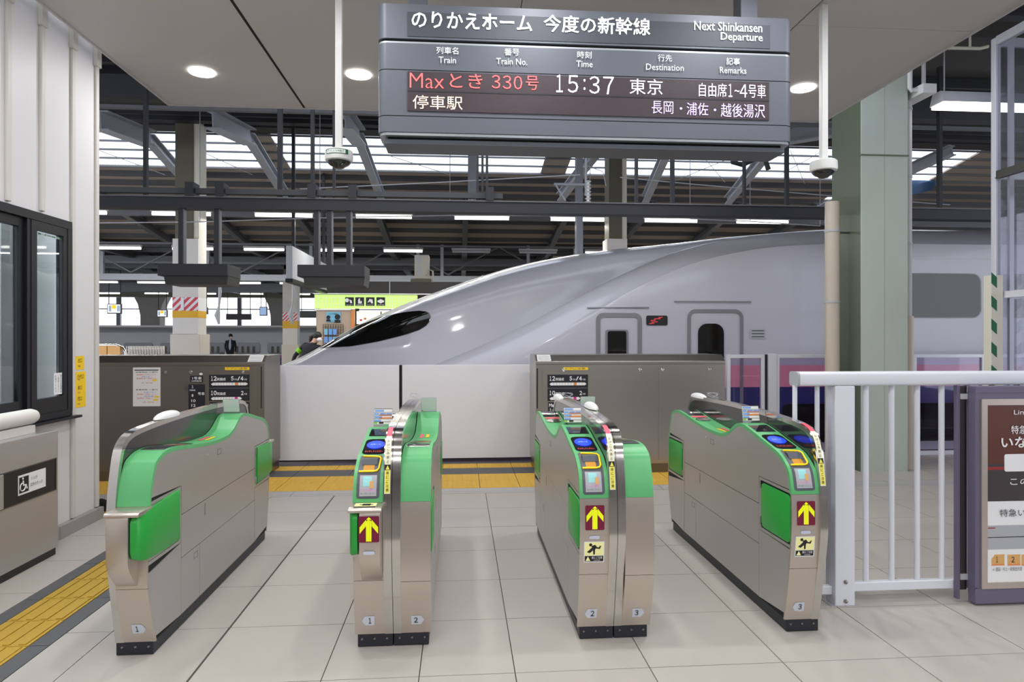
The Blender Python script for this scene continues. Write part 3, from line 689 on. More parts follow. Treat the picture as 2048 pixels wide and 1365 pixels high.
def half(g, xc, side, wide_near, wide_far, num_front, detail_front=True):
    T = tform(xc, side)
    # front means local s>0; for the turned half the camera sees its s<0 end
    def P(name, mb, m, parent=None, **k): return part(name, mb, m, parent or g, **k)
    core = MB(T); inner = offset_line(PA, .010); core.prism(inner, 'x', BX0 + .006, BX1 + .0); P('inner_body', core, M['blackgap'])
    b = MB(T); b.box(BX0 + .012, -.002, -.902, .902, 0.001, .066); kp = P('kick_plate', b, M['kick'], bevel=.004)
    for (e, sgn) in ((-.903, -1), (.903, 1)):
        for x in (-.15, -.09, -.03):
            q = MB(T); q.lathe([(.001, sgn * .005), (.005, sgn * .004), (.007, 0)], (x, e, .04), 8, 'y'); part('bolt', q, M['bolt'], kp)
    # green cap over the top
    cap = MB(T); cap.band(CAP, offset_line(CAP, .020), 'x', BX0, BX1 + .001); cp = P('green_cap', cap, M['green'], smooth=True)
    # front and back plates
    for (line, nm) in ((FRONT, 'front_plate'), (BACK, 'back_plate')):
        sgn = 1 if nm == 'front_plate' else -1
        lo = cut(line, .064, .340); hi = cut(line, .342, .7165)
        for ll in (lo, hi):
            b = MB(T); b.band(ll, [(p[0] - .012 * sgn, p[1]) for p in ll], 'x', BX0, BX1 + .001); P(nm, b, M['steel'], smooth=True)
    # side panels, proud of the dark core with narrow gaps between them
    inn = offset_line(PA, .019); up = [p for p in inn if p[1] > .735]
    xa, xb = BX0 + .001, BX0 + .007
    top_e = [p for p in inn if p[1] > .735]
    b = MB(T); b.prism([(-.612, .585), (-.612, .735)] + top_e + [(.612, .735), (.612, .585)], 'x', xa, xb); P('upper_side_panel', b, M['steelside'])
    for (a0, a1, z0, z1) in ((-.612, .612, .362, .581), (-.612, -.372, .070, .359), (-.368, .612, .070, .359)):
        b = MB(T); b.box(xa, xb, a0, a1, z0, z1); P('side_panel', b, M['steelside'], bevel=.001)
    for sg_ in (1, -1):
        edge = [(p[0] - .011 * sg_, p[1]) for p in PA if p[0] * sg_ > .88 and .07 < p[1] < .442]
        if sg_ > 0: pts = [(.616, .442)] + edge + [(.616, .07)]
        else: pts = [(-.616, .07)] + edge + [(-.616, .442)]
        b = MB(T); b.prism(pts, 'x', xa, xb); P('end_side_panel', b, M['steelside'])
        for (z0, z1, a0, a1) in ((.718, .732, .616, .962), (.444, .46, .616, .974)):
            b = MB(T); b.box(xa, xb, min(a0 * sg_, a1 * sg_), max(a0 * sg_, a1 * sg_), z0, z1); P('flap_frame', b, M['steelside'])
        b = MB(T); b.box(xa, xb, min(.616 * sg_, .640 * sg_), max(.616 * sg_, .640 * sg_), .46, .718); hs = P('hinge_strip', b, M['steelside'])
        for zz in (.475, .675): 
            b = MB(T); b.box(xa - .006, xb, min(.634 * sg_, .644 * sg_), max(.634 * sg_, .644 * sg_), zz, zz + .045); part('hinge', b, M['polish'], hs, bevel=.002)
        near = (sg_ > 0) == (side > 0)
        wide = wide_near if near else wide_far
        if wide:
            b = MB(T); b.box(xa + .001, xb, min(.642 * sg_, .970 * sg_), max(.642 * sg_, .970 * sg_), .462, .716); P('flap_back_plate', b, M['steelside'])
        if not wide:
            ps = rrect(.650, .966, .468, .708, .03); ps = [(p[0] * sg_, p[1]) for p in ps]
            b = MB(T); b.prism(ps, 'x', BX0 - .004, BX0 + .006); P('flap', b, M['flap'], smooth=True, bevel=.003)
        else:
            # thick flap carried beside a pod that juts forward
            ss = [.652, .70, .78, .86, .94, 1.0, 1.04, 1.062, 1.074]
            top = [.724, .723, .720, .716, .711, .706, .700, .690, .670]; bot = [.466, .466, .468, .471, .476, .482, .490, .502, .530]
            rows = []
            for s_, zt, zb in zip(ss, top, bot):
                o = BX0 - .010 + max(0, s_ - .99) ** 2 * 3.2
                rows.append([(BX0 + .036, s_ * sg_, zb + .004), (o + .006, s_ * sg_, zb), (o, s_ * sg_, zb + .008), (o, s_ * sg_, zt - .008), (o + .006, s_ * sg_, zt), (BX0 + .036, s_ * sg_, zt - .004), (BX0 + .036, s_ * sg_, zb + .004)])
            b = MB(T); b.grid(rows); n_ = len(b.v); b.f += [tuple(range(0, 6)), tuple(range(n_ - 7, n_ - 1))]; P('flap', b, M['flap'], smooth=True)
            px0, px1 = (BX0 + .044, BX1 - .003)
            b = MB(T); b.prism([(.93 * sg_, .70), (1.072 * sg_, .70), (1.078 * sg_, .685), (1.078 * sg_, .485), (1.060 * sg_, .440), (1.02 * sg_, .39), (.982 * sg_, .352), (.93 * sg_, .352)], 'x', px0, px1); P('pod', b, M['steel'], smooth=True, bevel=.003)
            b = MB(T); b.prism([(.95 * sg_, .716), (1.078 * sg_, .716), (1.088 * sg_, .708), (1.086 * sg_, .696), (.95 * sg_, .694)], 'x', BX0 - .006, BX1 + .004); P('shelf', b, M['steel'], smooth=True, bevel=.004)
    # small hardware on the side
    b = MB(T); b.lathe([(.009, -.001), (.009, .002), (.004, .004)], (xa, -.25 if side < 0 else -.18, .83), 12, 'x'); P('keyhole', b, M['polish'])
    for (s_, z_, w_, h_) in ((-.10, .80, .06, .03), (-.45, .30, .05, .03), (-.3, .50, .012, .06)):
        b = MB(T)
        b.box(xa - .0006, xa, s_, s_ + w_, z_, z_ + .003); b.box(xa - .0006, xa, s_, s_ + w_, z_ + h_, z_ + h_ + .003); b.box(xa - .0006, xa, s_, s_ + .003, z_, z_ + h_); b.box(xa - .0006, xa, s_ + w_, s_ + w_ + .003, z_, z_ + h_ + .003)
        P('access_cover', b, M['steeldark'])
    # fin and its bright rim
    b = MB(T); fi = offset_line(FINL, .012); fi = [(p[0], p[1]) for p in fi]; b.prism(fi, 'x', -.037, -.002); P('fin_panel', b, M['smoke'])
    b = MB(T); b.band(FINL, offset_line(FINL, .026), 'x', -.0405, -.0012); P('fin_rim', b, M['polish'], smooth=True)
    # ---- reader end (s>0)
    xm = (BX0 + BX1) / 2
    rp = part('reader_panel', strip(T, CR, CL, .018, .275, BX0 + .016, BX1 - .018, .0015, 'r', .014), M['panelgrey'], cp, closed=False)
    part('instruction_label', strip(T, CR, CL, .03, .128, BX0 + .03, BX1 - .032, .0025, None), M['labelgrey'], cp, closed=False)
    part('ticket_picture', strip(T, CR, CL, .075, .122, xm - .026, xm + .016, .0032, 'r', .006), M['cyan'], cp, closed=False)
    part('ticket_picture', strip(T, CR, CL, .066, .100, xm + .006, xm + .024, .0038, 'r', .004), M['peach'], cp, closed=False)
    gtext('きっぷを重ねて', T, side, cp, xm, CR, CL, .058, .0034, .075, .012, M['pink']); gtext('お入れください', T, side, cp, xm, CR, CL, .042, .0034, .07, .010, M['inkgrey'])
    # ticket slot: hollow with an orange throat and a thick yellow ring
    part('slot_throat', strip(T, CR, CL, .152, .19, xm - .030, xm + .022, .0028, None), M['orange'], cp, closed=False)
    b = MB(T)
    def pt(x, l, d): a = along(CR, CL, l, d); return (x, a[0], a[1])
    b.tube([pt(BX0 + .022, .148, .006), pt(xm + .02, .148, .006), pt(xm + .036, .152, .006), pt(xm + .044, .165, .006), pt(xm + .048, .235, .006), pt(xm + .040, .25, .006), pt(xm + .02, .256, .006), pt(BX0 + .030, .262, .006)], .0045, 8)
    part('slot_ring', b, M['yellow'], cp, smooth=True)
    b = MB(T)
    rows = [[pt(x, l, .004 + .010 * (1 - abs(2 * (l - .19) / .06 - 1))) for x in (xm - .040, xm - .028, xm + .02, xm + .034)] for l in (.190, .205, .22, .235, .25)]
    b.grid(rows); part('slot_guide', b, M['labelgrey'] if False else M['panelgrey'], cp, closed=False, smooth=True)
    part('touch_panel', strip(T, CR, CL, .290, .50, BX0 + .014, BX1 - .012, .0012, 'r', .03), M['darkglass'], cp, closed=False)
    part('touch_light', strip(T, CR, CL, .360, .47, xm - .046, xm + .046, .004, 'e', n=18), M['blue'], cp, closed=False)
    gtext('ICカード', T, side, cp, xm, CR, CL, .415, .006, .05, .016, M['bluewhite'], .01)
    gtext('タッチしてください', T, side, cp, xm, CR, CL, .325, .003, .088, .022, M['redtxt'], .01)
    part('display', strip(T, CR, CL, .545, .665, BX0 + .018, BX1 - .012, .0012, None), M['darkglass'], cp, closed=False)
    # ---- exit tray end (s<0)
    part('display', strip(T, CR, CL, 1.66, 1.90, BX0 + .016, BX1 - .012, .0012, None), M['darkglass'], cp, closed=False)
    part('red_strip', strip(T, CR, CL, 1.60, 1.645, BX0 + .02, BX1 - .014, .002, None), M['redtape'], cp, closed=False)
    part('ticket_outlet', strip(T, CR, CL, 1.49, 1.585, xm - .052, xm + .052, .004, 'e', n=18), M['polish'], cp, closed=False)
    part('yellow_label', strip(T, CR, CL, 1.10, 1.24, xm - .022, xm - .002, .002, None), M['labelyel'] if False else M['stickeryel'], cp, closed=False)
    part('red_label', strip(T, CR, CL, 1.10, 1.26, xm + .012, xm + .034, .002, None), M['redtape'], cp, closed=False)
    # ---- clear acrylic stand with a printed card on the hump
    a = along(CR, CL, .735, 0); s0, z0 = a[0], a[1]
    cardx0, cardx1 = xm - .052, xm + .052
    b = MB(T); b.add([(cardx0, s0 + .004, z0), (cardx1, s0 + .004, z0), (cardx1, s0 - .022, z0 + .10), (cardx0, s0 - .022, z0 + .10), (cardx0, s0 + .001, z0), (cardx1, s0 + .001, z0), (cardx1, s0 - .025, z0 + .10), (cardx0, s0 - .025, z0 + .10)],
                     [(0, 1, 2, 3), (7, 6, 5, 4), (0, 4, 5, 1), (1, 5, 6, 2), (2, 6, 7, 3), (3, 7, 4, 0)])
    st_ = P('card_stand', b, M['clear'])
    def cp2(x, k, d): return (x, s0 + .004 - .026 * k + d, z0 + .10 * k + d * .25)
    def bar(x0, x1, k0, k1, d, m, nm):
        q = MB(T); q.add([cp2(x0, k0, d), cp2(x1, k0, d), cp2(x1, k1, d), cp2(x0, k1, d), cp2(x0, k0, d - .001), cp2(x1, k0, d - .001), cp2(x1, k1, d - .001), cp2(x0, k1, d - .001)], [(0, 1, 2, 3), (7, 6, 5, 4), (0, 4, 5, 1), (1, 5, 6, 2), (2, 6, 7, 3), (3, 7, 4, 0)])
        part(nm, q, M[m], st_)
    bar(cardx0 + .002, cardx1 - .002, .14, .99, .0015, 'paper', 'card')
    bar(cardx0 + .002, cardx1 - .002, .14, .99, -.0045, 'cardback', 'card_back')
    for j, (k, c) in enumerate(((.97, 'ink'), (.78, 'ink'), (.60, 'ink'), (.43, 'ink'), (.27, 'ink'))): bar(cardx0 + .002, cardx1 - .002, k, k + .018, .0022, c, 'rule_line')
    for (k, x0, x1, c) in ((.84, cardx0 + .006, cardx0 + .056, 'bluep'), (.66, cardx0 + .004, cardx0 + .028, 'bluep'), (.66, cardx0 + .034, cardx0 + .066, 'bluep'), (.66, cardx0 + .07, cardx1 - .004, 'bluep'), (.62, cardx0 + .03, cardx1 - .003, 'orangep'),
                           (.48, cardx0 + .004, cardx0 + .045, 'bluep'), (.44, cardx0 + .03, cardx1 - .004, 'orangep'), (.30, cardx0 + .004, cardx0 + .04, 'bluep'), (.17, cardx0 + .003, cardx0 + .02, 'armband'), (.17, cardx0 + .03, cardx0 + .055, 'ink')):
        bar(x0, x1, k, k + .09, .0025, c, 'printed_block')
    # ---- labels seen from the front
    if side > 0:
        red = strip(T, FRr, FL, .325, .43, -.034, -.010, .002, None, n=8); part('red_tape', red, M['redtape'], g, closed=False)
        part('caution_strip', strip(T, FRr, FL, .04, .325, -.0355, -.008, .0015, None, n=16), M['labelcream'], g, closed=False)
        part('yellow_band', strip(T, FRr, FL, .045, .150, -.033, -.0105, .0022, None, n=6), M['labelyel'], g, closed=False)
        part('black_band', strip(T, FRr, FL, .150, .176, -.0355, -.008, .0026, None, n=4), M['ink'], g, closed=False)
        b = MB(T); ps = [along(FRr, FL, l, .0032) for l in (.1525, .1735)]
        b.add([(-.031, ps[0][0], ps[0][1]), (-.0125, ps[0][0], ps[0][1]), (-.0217, ps[1][0], ps[1][1])], [(0, 1, 2)]); part('warning_triangle', b, M['labelyel'], g, closed=False)
        for s_, l in (('か', .290), ('け', .270), ('こ', .250), ('み', .230), ('禁', .210), ('止', .190), ('扉', .137), ('に', .117), ('ご', .097), ('注', .077), ('意', .058)):
            gtext(s_, T, side, g, -.0217, FRr, FL, l, .0034, .013, .014, M['ink'], .004)
    # number tag, arrow, pill, caution picture on the end the camera sees
    e = 1 if side > 0 else -1
    def fpt(z, d):
        line = [p for p in PA if p[0] * e > .85]; line.sort(key=lambda p: p[1])
        for i in range(len(line) - 1):
            if line[i][1] <= z <= line[i + 1][1]:
                t = (z - line[i][1]) / (line[i + 1][1] - line[i][1] or 1); return (line[i][0] + (line[i + 1][0] - line[i][0]) * t) + d * e
        return line[-1][0] + d * e
    def fpatch(name, poly, m, d, parent=g):
        q = MB(T); q.add([(x, fpt(z, d), z) for (x, z) in poly], [tuple(range(len(poly)))]); return part(name, q, M[m], parent, closed=False)
    fr = 1
    nx = xm if side > 0 else xm
    hexa = [(-.022, -.024), (.024, -.024), (.024, .024), (-.022, .024), (-.037, 0)]
    tg = fpatch('number_tag', [(nx + h_[0], .135 + h_[1]) for h_ in hexa], 'tag', .0015)
    R = tvec(side, (1, 0, 0)) if e > 0 else tvec(side, (-1, 0, 0))
    text('０１２３'[num_front], T((nx + .002, fpt(.135, .003), .135)), .019 if num_front > 1 else .013, .030, M['ink'], tg, R, tvec(side, (0, fpt(.15, 0) - fpt(.12, 0), .03)), .012)
    if side > 0:
        wd = wide_near
        yy0 = 1.0635 if wd else None
        def q(name, poly, m, d, parent=g):
            mb = MB(T); mb.add([(x, (1.0785 + d) if wd else fpt(z, d), z) for (x, z) in poly], [tuple(range(len(poly)))]); return part(name, mb, M[m], parent, closed=False)
        ax, az = (xm + .018, .620) if wd else (xm + .002, .624)
        ap = q('arrow_display', rrect(ax - .047, ax + .047, az - .060, az + .060, .006, 3), 'wine', .0016)
        # yellow arrow built as lamp bars
        def ar(poly): q('arrow_bar', poly, 'led', .003, ap)
        for k in range(5): x = ax - .0125 + k * .005; ar([(x, az - .055), (x + .0042, az - .055), (x + .0042, az + .045 - abs(k - 2) * .003), (x, az + .045 - abs(k - 2) * .003)])
        for sd in (-1, 1):
            for k in range(6):
                x = ax + sd * (.0135 + k * .0048); t0 = az + .046 - k * .0058 - .002; ar([(x, t0 - .030), (x + sd * .004, t0 - .0345), (x + sd * .004, t0 - .0045), (x, t0)])
        ar([(ax - .012, az + .045), (ax + .012, az + .045), (ax, az + .056)])
        pz = az - .095 if not wd else az - .108; pxm = xm + (.018 if wd else 0)
        q('indicator', rrect(pxm - .026, pxm + .026, pz - .008, pz + .008, .0079, 4), 'pill', .003)
        if not wd:
            cz = .456; cs = q('caution_sticker', rrect(xm - .050, xm + .050, cz - .052, cz + .052, .003, 2), 'white', .0015)
            q('yellow_field', [(xm - .046, cz - .018), (xm + .046, cz - .018), (xm + .046, cz + .048), (xm - .046, cz + .048)], 'paleyel', .002, cs)
            q('black_field', [(xm - .046, cz - .048), (xm + .046, cz - .048), (xm + .046, cz - .020), (xm - .046, cz - .020)], 'ink', .002, cs)
            q('warning_triangle', [(xm - .042, cz - .045), (xm - .018, cz - .045), (xm - .030, cz - .022)], 'paleyel', .0026, cs)
            text('扉にご注意', T((xm + .014, fpt(cz - .03, .003), cz - .029)), .052, .012, M['white'], cs, R); text('CAUTION', T((xm + .014, fpt(cz - .042, .003), cz - .042)), .03, .005, M['white'], cs, R)
            pic = [((.0, .038), .008)]
            q('tripping_figure', [(xm - .018 + .008 * math.cos(a), cz + .036 + .008 * math.sin(a)) for a in [k * .785 for k in range(8)]], 'ink', .0026, cs)
            q('tripping_figure', [(xm - .014, cz + .030), (xm + .004, cz + .036), (xm + .012, cz + .026), (xm + .004, cz + .010), (xm + .004, cz - .012), (xm - .004, cz - .014), (xm - .006, cz + .010)], 'ink', .0026, cs)
            q('tripping_figure', [(xm + .004, cz + .018), (xm + .028, cz + .014), (xm + .034, cz + .030), (xm + .028, cz + .030), (xm + .022, cz + .022), (xm + .006, cz + .026)], 'ink', .0026, cs)
            q('tripping_figure', [(xm - .010, cz + .024), (xm - .006, cz + .008), (xm - .022, cz - .006), (xm - .036, cz + .000), (xm - .022, cz + .012)], 'ink', .0026, cs)
        else:
            # sticker lying on the shelf
            def sp(x, k): s_ = .985 + .085 * k; return (x, s_, .7162)
            def sq(name, x0, x1, k0, k1, m, dz):
                mb = MB(T); mb.add([tuple(a + b_ for a, b_ in zip(sp(x0, k0), (0, 0, dz))), tuple(a + b_ for a, b_ in zip(sp(x1, k0), (0, 0, dz))), tuple(a + b_ for a, b_ in zip(sp(x1, k1), (0, 0, dz))), tuple(a + b_ for a, b_ in zip(sp(x0, k1), (0, 0, dz)))], [(0, 1, 2, 3)]); part(name, mb, M[m], g, closed=False)
            sq('shelf_sticker', xm - .055, xm + .045, .0, .95, 'paleyel', .001); sq('shelf_sticker_text', xm - .055, xm + .045, .72, .95, 'ink', .0015); sq('shelf_sticker_figure', xm - .02, xm + .018, .15, .55, 'ink', .0015); sq('shelf_sticker_figure', xm - .032, xm + .03, .3, .42, 'ink', .0017)

def gate(label, xc, left, right):
    g = thing('ticket_gate', label, 'ticket gate', (xc, GY, 0), 'automatic ticket gates')
    if left: half(g, xc, 1, *left)
    if right: half(g, xc, -1, *right)
    return g
gate('leftmost ticket gate, single cabinet with big green flap and plain green front, number 1', -1.615, None, (True, True, 1))
gate('double ticket gate numbered 1 and 2 with card readers and a shelf sticker', -.322, (True, False, 1), (False, False, 2))
gate('double ticket gate numbered 2 and 3 with arrow panel', .762, (False, False, 2), (False, False, 3))
gate('rightmost ticket gate, single cabinet beside the white railing, number 3', 1.826, (False, False, 3), None)
# white lumps standing behind the fins (bag rests) of three gates
def lump(x, y, z, label):
    b = MB(); b.grid([[(x + .034 * math.sin(ph) * math.cos(a), y + .15 * math.cos(ph), z + .034 * math.sin(ph) * math.sin(a)) for a in [math.pi * j / 10 for j in range(11)]] for ph in [math.pi * k / 14 for k in range(15)]]); solo('white_cover', b, M['cctv'], label, 'cover', 'white covers on the fins', smooth=True)
lump(-1.600, 3.78, 1.063, 'white rounded cover on top of the leftmost gate fin')
lump(0.80, 4.02, 1.070, 'white rounded cover on top of the gate fins numbered 2 and 3')
lump(1.80, 4.90, 1.045, 'white rounded cover at the far top of the rightmost gate fin')
lump(0.730, 4.90, 1.045, 'small white cover at the far end of the gate numbered 2 and 3')
for (x, y, z, lab) in ((-.32, 4.75, 1.060, 'coil of clear wire at the far top of the fins between 1 and 2'), (1.80, 4.62, 1.062, 'coil of clear wire on top of the rightmost gate'), (.77, 4.72, 1.060, 'coil of clear wire beside the small cover, gate 2 and 3')):
    b = MB(); b.tube([(x + .035 * math.cos(a * 1.3), y + .02 * math.sin(a), z + .022 + .018 * math.sin(a * .9)) for a in [k * .45 for k in range(26)]], .0018, 5); solo('wire_coil', b, M['labelgrey'], lab, 'wire', 'wire coils on the gates')

# ------------------------------------------------------------------ green steel column with its pipes
t = thing('green_column', 'thick pale green painted steel column standing behind the white railing', 'column', (4.71, 7.35, 0))
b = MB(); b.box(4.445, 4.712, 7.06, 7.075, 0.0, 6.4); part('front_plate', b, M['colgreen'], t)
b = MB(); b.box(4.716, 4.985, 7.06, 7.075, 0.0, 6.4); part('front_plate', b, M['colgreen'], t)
b = MB(); b.box(4.452, 4.978, 7.075, 7.66, 0.0, 6.4); part('core', b, M['colgreen_shade'], t)  # darker copy of the front's green, painting the column's side in shade
b = MB(); b.box(4.437, 4.993, 7.052, 7.10, 3.52, 3.535); part('seam_band', b, M['colgreen_shade'], t)
def pipe(name, x, y, z0, z1, r, m, label, clamps, sleeve=None):
    t = thing(name, label, 'pipe', (x, y, z0))
    b = MB(); b.tube([(x, y, z0), (x, y, z1)], r, 24); part('pipe_run', b, m, t, smooth=True)
    for z in clamps:
        b = MB(); b.lathe([(r + .0005, -.012), (r + .006, -.012), (r + .006, .012), (r + .0005, .012)], (x, y, z), 24); part('clamp', b, M['labelgrey'], t, smooth=True)
    if sleeve:
        b = MB(); b.lathe([(r + .001, 0), (r + .018, 0), (r + .018, sleeve), (r + .001, sleeve)], (x, y, z0), 24); part('sleeve', b, M['pipebeige'], t, smooth=True)
    return t
pp = pipe('drain_pipe', 4.20, 7.22, 0, 3.03, .078, M['pipebeige'], 'beige vertical pipe ending in mid air left of the green column', (1.02, 1.9, 2.70))
b = MB(); b.box(4.27, 4.45, 7.30, 7.33, 2.69, 2.71); b.box(4.27, 4.45, 7.30, 7.33, .70, .72); part('bracket', b, M['steeldark'], pp)
pipe('drain_pipe', 5.075, 7.22, 0, 6.3, .062, M['pipewhite'], 'tall grey white pipe with a beige lower sleeve, right of the green column', (1.0, 2.56, 3.33, 4.1), 1.74)

# ------------------------------------------------------------------ white railing
RY = 3.55
t = thing('white_railing', 'white metal railing with a thick top rail beside the rightmost ticket gate', 'railing', (2.6, RY + .05, 0))
b = MB(); b.prism(rrect(RY, RY + .10, 1.228, 1.306, .016, 4), 'x', 1.878, 5.40); part('top_rail', b, M['rail'], t, smooth=True)
b = MB(); b.prism(rrect(RY - .001, RY + .101, 1.227, 1.307, .018, 4), 'x', 1.868, 1.880); part('rail_cap', b, M['railgrey'], t, smooth=True)
b = MB(); b.box(2.083, 2.198, RY, RY + .10, 0.0, 1.228); po = part('post', b, M['rail'], t, bevel=.005)
b = MB(); b.box(2.06, 2.22, RY - .0, RY + .12, -.0, .003); part('post_foot', b, M['railgrey'], po)
for z in (.028, .135):
    b = MB(); b.lathe([(.012, 0), (.010, -.008), (.001, -.011)], (2.142, RY, z), 12, 'y'); part('bolt', b, M['bolt'], po)
b = MB(); b.box(1.88, 2.083, RY + .03, RY + .07, .055, .100); part('lower_rail', b, M['rail'], t, bevel=.004)
b = MB(); b.box(2.198, 5.40, RY + .03, RY + .07, .068, .118); part('lower_rail', b, M['rail'], t, bevel=.004)
b = MB(); b.box(5.28, 5.395, RY, RY + .10, 0.0, 1.228); part('post', b, M['rail'], t, bevel=.005)
for x in [1.875, 2.005, 2.292, 2.445, 2.598, 2.745] + [2.898 + k * .153 for k in range(16)]:
    b = MB(); b.tube([(x, RY + .05, .10 if x < 2.1 else .118), (x, RY + .05, 1.23)], .0155 if x > 2.1 else .013, 14); part('baluster', b, M['rail'], t, smooth=True)
# ------------------------------------------------------------------ poster board in front of the railing
py_ = 3.49
t = thing('poster_board', 'purple grey framed poster board with brown and white train poster', 'poster board', (3.6, py_ + .04, 0))
b = MB(); X0 = 2.862
b.box(X0, 4.3, py_, py_ + .055, .012, .10); b.box(X0, 4.3, py_, py_ + .055, 1.19, 1.226); b.box(X0, 2.893, py_, py_ + .055, .10, 1.19); b.box(4.22, 4.3, py_, py_ + .055, .10, 1.19)
part('outer_frame', b, M['purple'], t, bevel=.003)
b = MB(); b.box(2.893, 4.22, py_ + .004, py_ + .03, .10, 1.19); part('backboard', b, M['purple'], t)
x0, x1, z0, z1 = 2.893, 4.22, .098, 1.155
b = MB()
b.prism([(x0, z0), (x1, z0), (x1 - .034, z0 + .034), (x0 + .034, z0 + .034)], 'y', py_ - .008, py_ + .004); b.prism([(x0, z1), (x1, z1), (x1 - .034, z1 - .034), (x0 + .034, z1 - .034)], 'y', py_ - .008, py_ + .004)
b.prism([(x0, z0), (x0 + .034, z0 + .034), (x0 + .034, z1 - .034), (x0, z1)], 'y', py_ - .008, py_ + .004); part('inner_frame', b, M['champagne'], t)
xa, xb = x0 + .034, x1 - .034
b = MB(); b.box(xa, xb, py_, py_ + .003, z0 + .034, z1 - .034); ps = part('poster', b, M['white'], t)
def pr(u0, u1, v0, v1, m, nm, d=.0015):
    a = PY(u0 or 2000, v0, py_); c = PY(u1, v1, py_); c = (c[0], c[1], PY(u0 or 2000, v1, py_)[2])
    xx1 = xb if u1 >= 2048 else c[0]
    b = MB(); b.box(a[0] if u0 > 0 else xa, xx1, py_ - d, py_, c[2], a[2]); return part(nm, b, M[m], ps)
pr(0, 2048, 800, 1003, 'posterbrown', 'picture_field'); pr(0, 2048, 928, 942, 'posterdark', 'picture_band', .002); pr(0, 2048, 934, 940, 'posterred', 'red_band', .0025); pr(0, 2048, 942, 1003, 'posterdark', 'picture_band', .002)
def rtext(s, u, v, w, h, m, bold=0.0):
    c = PY(u, v, py_ - .005); k = py_ / ray(u, v)[1] / F; text(s, c, w * k, h * k, M[m], ps, bold=bold)
rtext('Limited Express', 2086, 826, 124, 12, 'white', .003); rtext('特急', 2038, 860, 33, 17, 'white', .005); rtext('いなほ', 2043, 885, 86, 22, 'white', .02)
a, c = PY(2008, 909, py_), PY(2048, 943, py_)
b = MB(); b.prism(rrect(a[0], a[0] + .6, c[2], a[2], .012), 'y', py_ - .004, py_); part('white_box', b, M['white'], ps)
rtext('この便利な', 2072, 963, 110, 15, 'white', .005); rtext('特急いなほ', 2043, 1026, 92, 15, 'inkgrey', .004)
pr(1974, 2048, 1052, 1100, 'labelgrey', 'map_field'); pr(1974, 2048, 1075, 1076.5, 'ink', 'map_line', .0022); pr(1976, 1990, 1056, 1058, 'posterred', 'map_mark', .0022)
for k, (ua, n_) in enumerate(((1983, '１'), (2015, '２'), (2043, '３'))):
    a, c = PY(ua, 1110, py_), PY(ua + 28, 1131, py_); x_ = a[0]; w_ = .075
    pts = [(x_, c[2]), (x_ + w_, c[2]), (x_ + w_, a[2]), (x_ + (.02 if k == 0 else 0), a[2]), (x_, a[2] - (.025 if k == 0 else 0))]
    b = MB(); b.prism(pts, 'y', py_ - .002, py_); cr = part('car_picture', b, M['peach'], ps)
    b = MB(); b.box(x_, x_ + w_, py_ - .003, py_ - .002, c[2], c[2] + .008); part('car_base', b, M['orangep'], cr)
    text(n_, (x_ + .030, py_ - .0035, (a[2] + c[2]) / 2 + .003), .010 if k == 0 else .018, .032, M['ink'], cr, bold=.01)
rtext('← 酒田・村上・新発田方面', 2015, 1139, 62, 8, 'inkgrey')
# steel bracket that ties the board to the railing
b = MB(); b.box(2.800, 2.815, 3.548, 3.576, .02, 1.226); part('bracket_flange', b, M['purple'], t)
b = MB(); b.box(2.815, 2.862, 3.556, 3.566, .07, 1.225); br_ = part('bracket_web', b, M['steeldark'], t)
for z in (.13, 1.15):
    b = MB(); b.box(2.818, 2.860, 3.544, 3.556, z, z + .03); part('clip', b, M['labelgrey'], br_)

# ------------------------------------------------------------------ glass tower on the right
tx = 5.545; ty1 = 6.52
t = thing('glass_tower', 'tall glazed enclosure with grey metal frame at the right edge', 'enclosure', (6.3, 5.2, 0))
b = MB(); b.box(tx - .03, tx + .03, ty1 - .06, ty1, 0, 4.60); part('corner_post', b, M['alu'], t, bevel=.004)
def zv(v, u=1985): return PX(u, v, tx)[2]
for (z, h, nm) in ((4.52, .09, 'top_rail'), (3.14, .08, 'middle_rail'), (1.90, .07, 'lower_rail'), (.0, .12, 'sill_rail')):
    b = MB(); b.box(tx - .025, tx + .025, 3.6, ty1 - .06, z, z + h); b.box(tx - .034, tx - .025, 3.6, ty1 - .06, z, z + .012); part(nm, b, M['steeldark'] if 'm' in nm and z < 4 else M['alu'], t)
    b = MB(); b.box(tx + .03, 7.6, ty1 - .05, ty1 - .01, z, z + h); part(nm, b, M['alu'], t)
for (z0, z1) in ((.12, 1.90), (1.97, 3.14), (3.22, 4.52)):
    b = MB(); b.box(tx - .006, tx + .006, 3.6, ty1 - .06, z0, z1); part('glass_pane', b, M['towerglass'], t)
    b = MB(); b.box(tx + .03, 7.6, ty1 - .036, ty1 - .024, z0, z1); part('glass_pane', b, M['towerglass'], t)
for (y, w) in ((6.36, .05), (6.12, .07)):
    b = MB(); b.box(tx + .04, tx + .04 + w, y, y + .03, .1, 4.5); part('inner_mullion', b, M['darkbeam'] if y < 6.3 else M['alu'], t)
b = MB(); b.box(tx + .9, tx + .96, 5.6, 5.66, 0, 4.5); b.box(tx + 1.5, tx + 1.58, 6.3, 6.38, 0, 4.5); part('inner_post', b, M['steeldark'], t)
b = MB(); b.tube([(tx + .2, 6.2, 3.0), (tx + .8, 5.6, 3.02)], .07, 14); part('inner_duct', b, M['alu'], t, smooth=True)
t2 = thing('striped_post', 'square post with green and white diagonal safety stripes at the right', 'post', (5.44, 6.40, 0))
b = MB(); b.box(5.375, 5.505, 6.35, 6.45, 0, 2.13); part('post_body', b, M['cream'], t2, bevel=.005)
for k in range(9):
    z = .12 + k * .235
    b = MB(); b.prism([(5.376, z + .05), (5.435, z), (5.435, z + .11), (5.376, z + .16)], 'y', 6.347, 6.35); part('green_stripe', b, M['stripegreen'], t2)

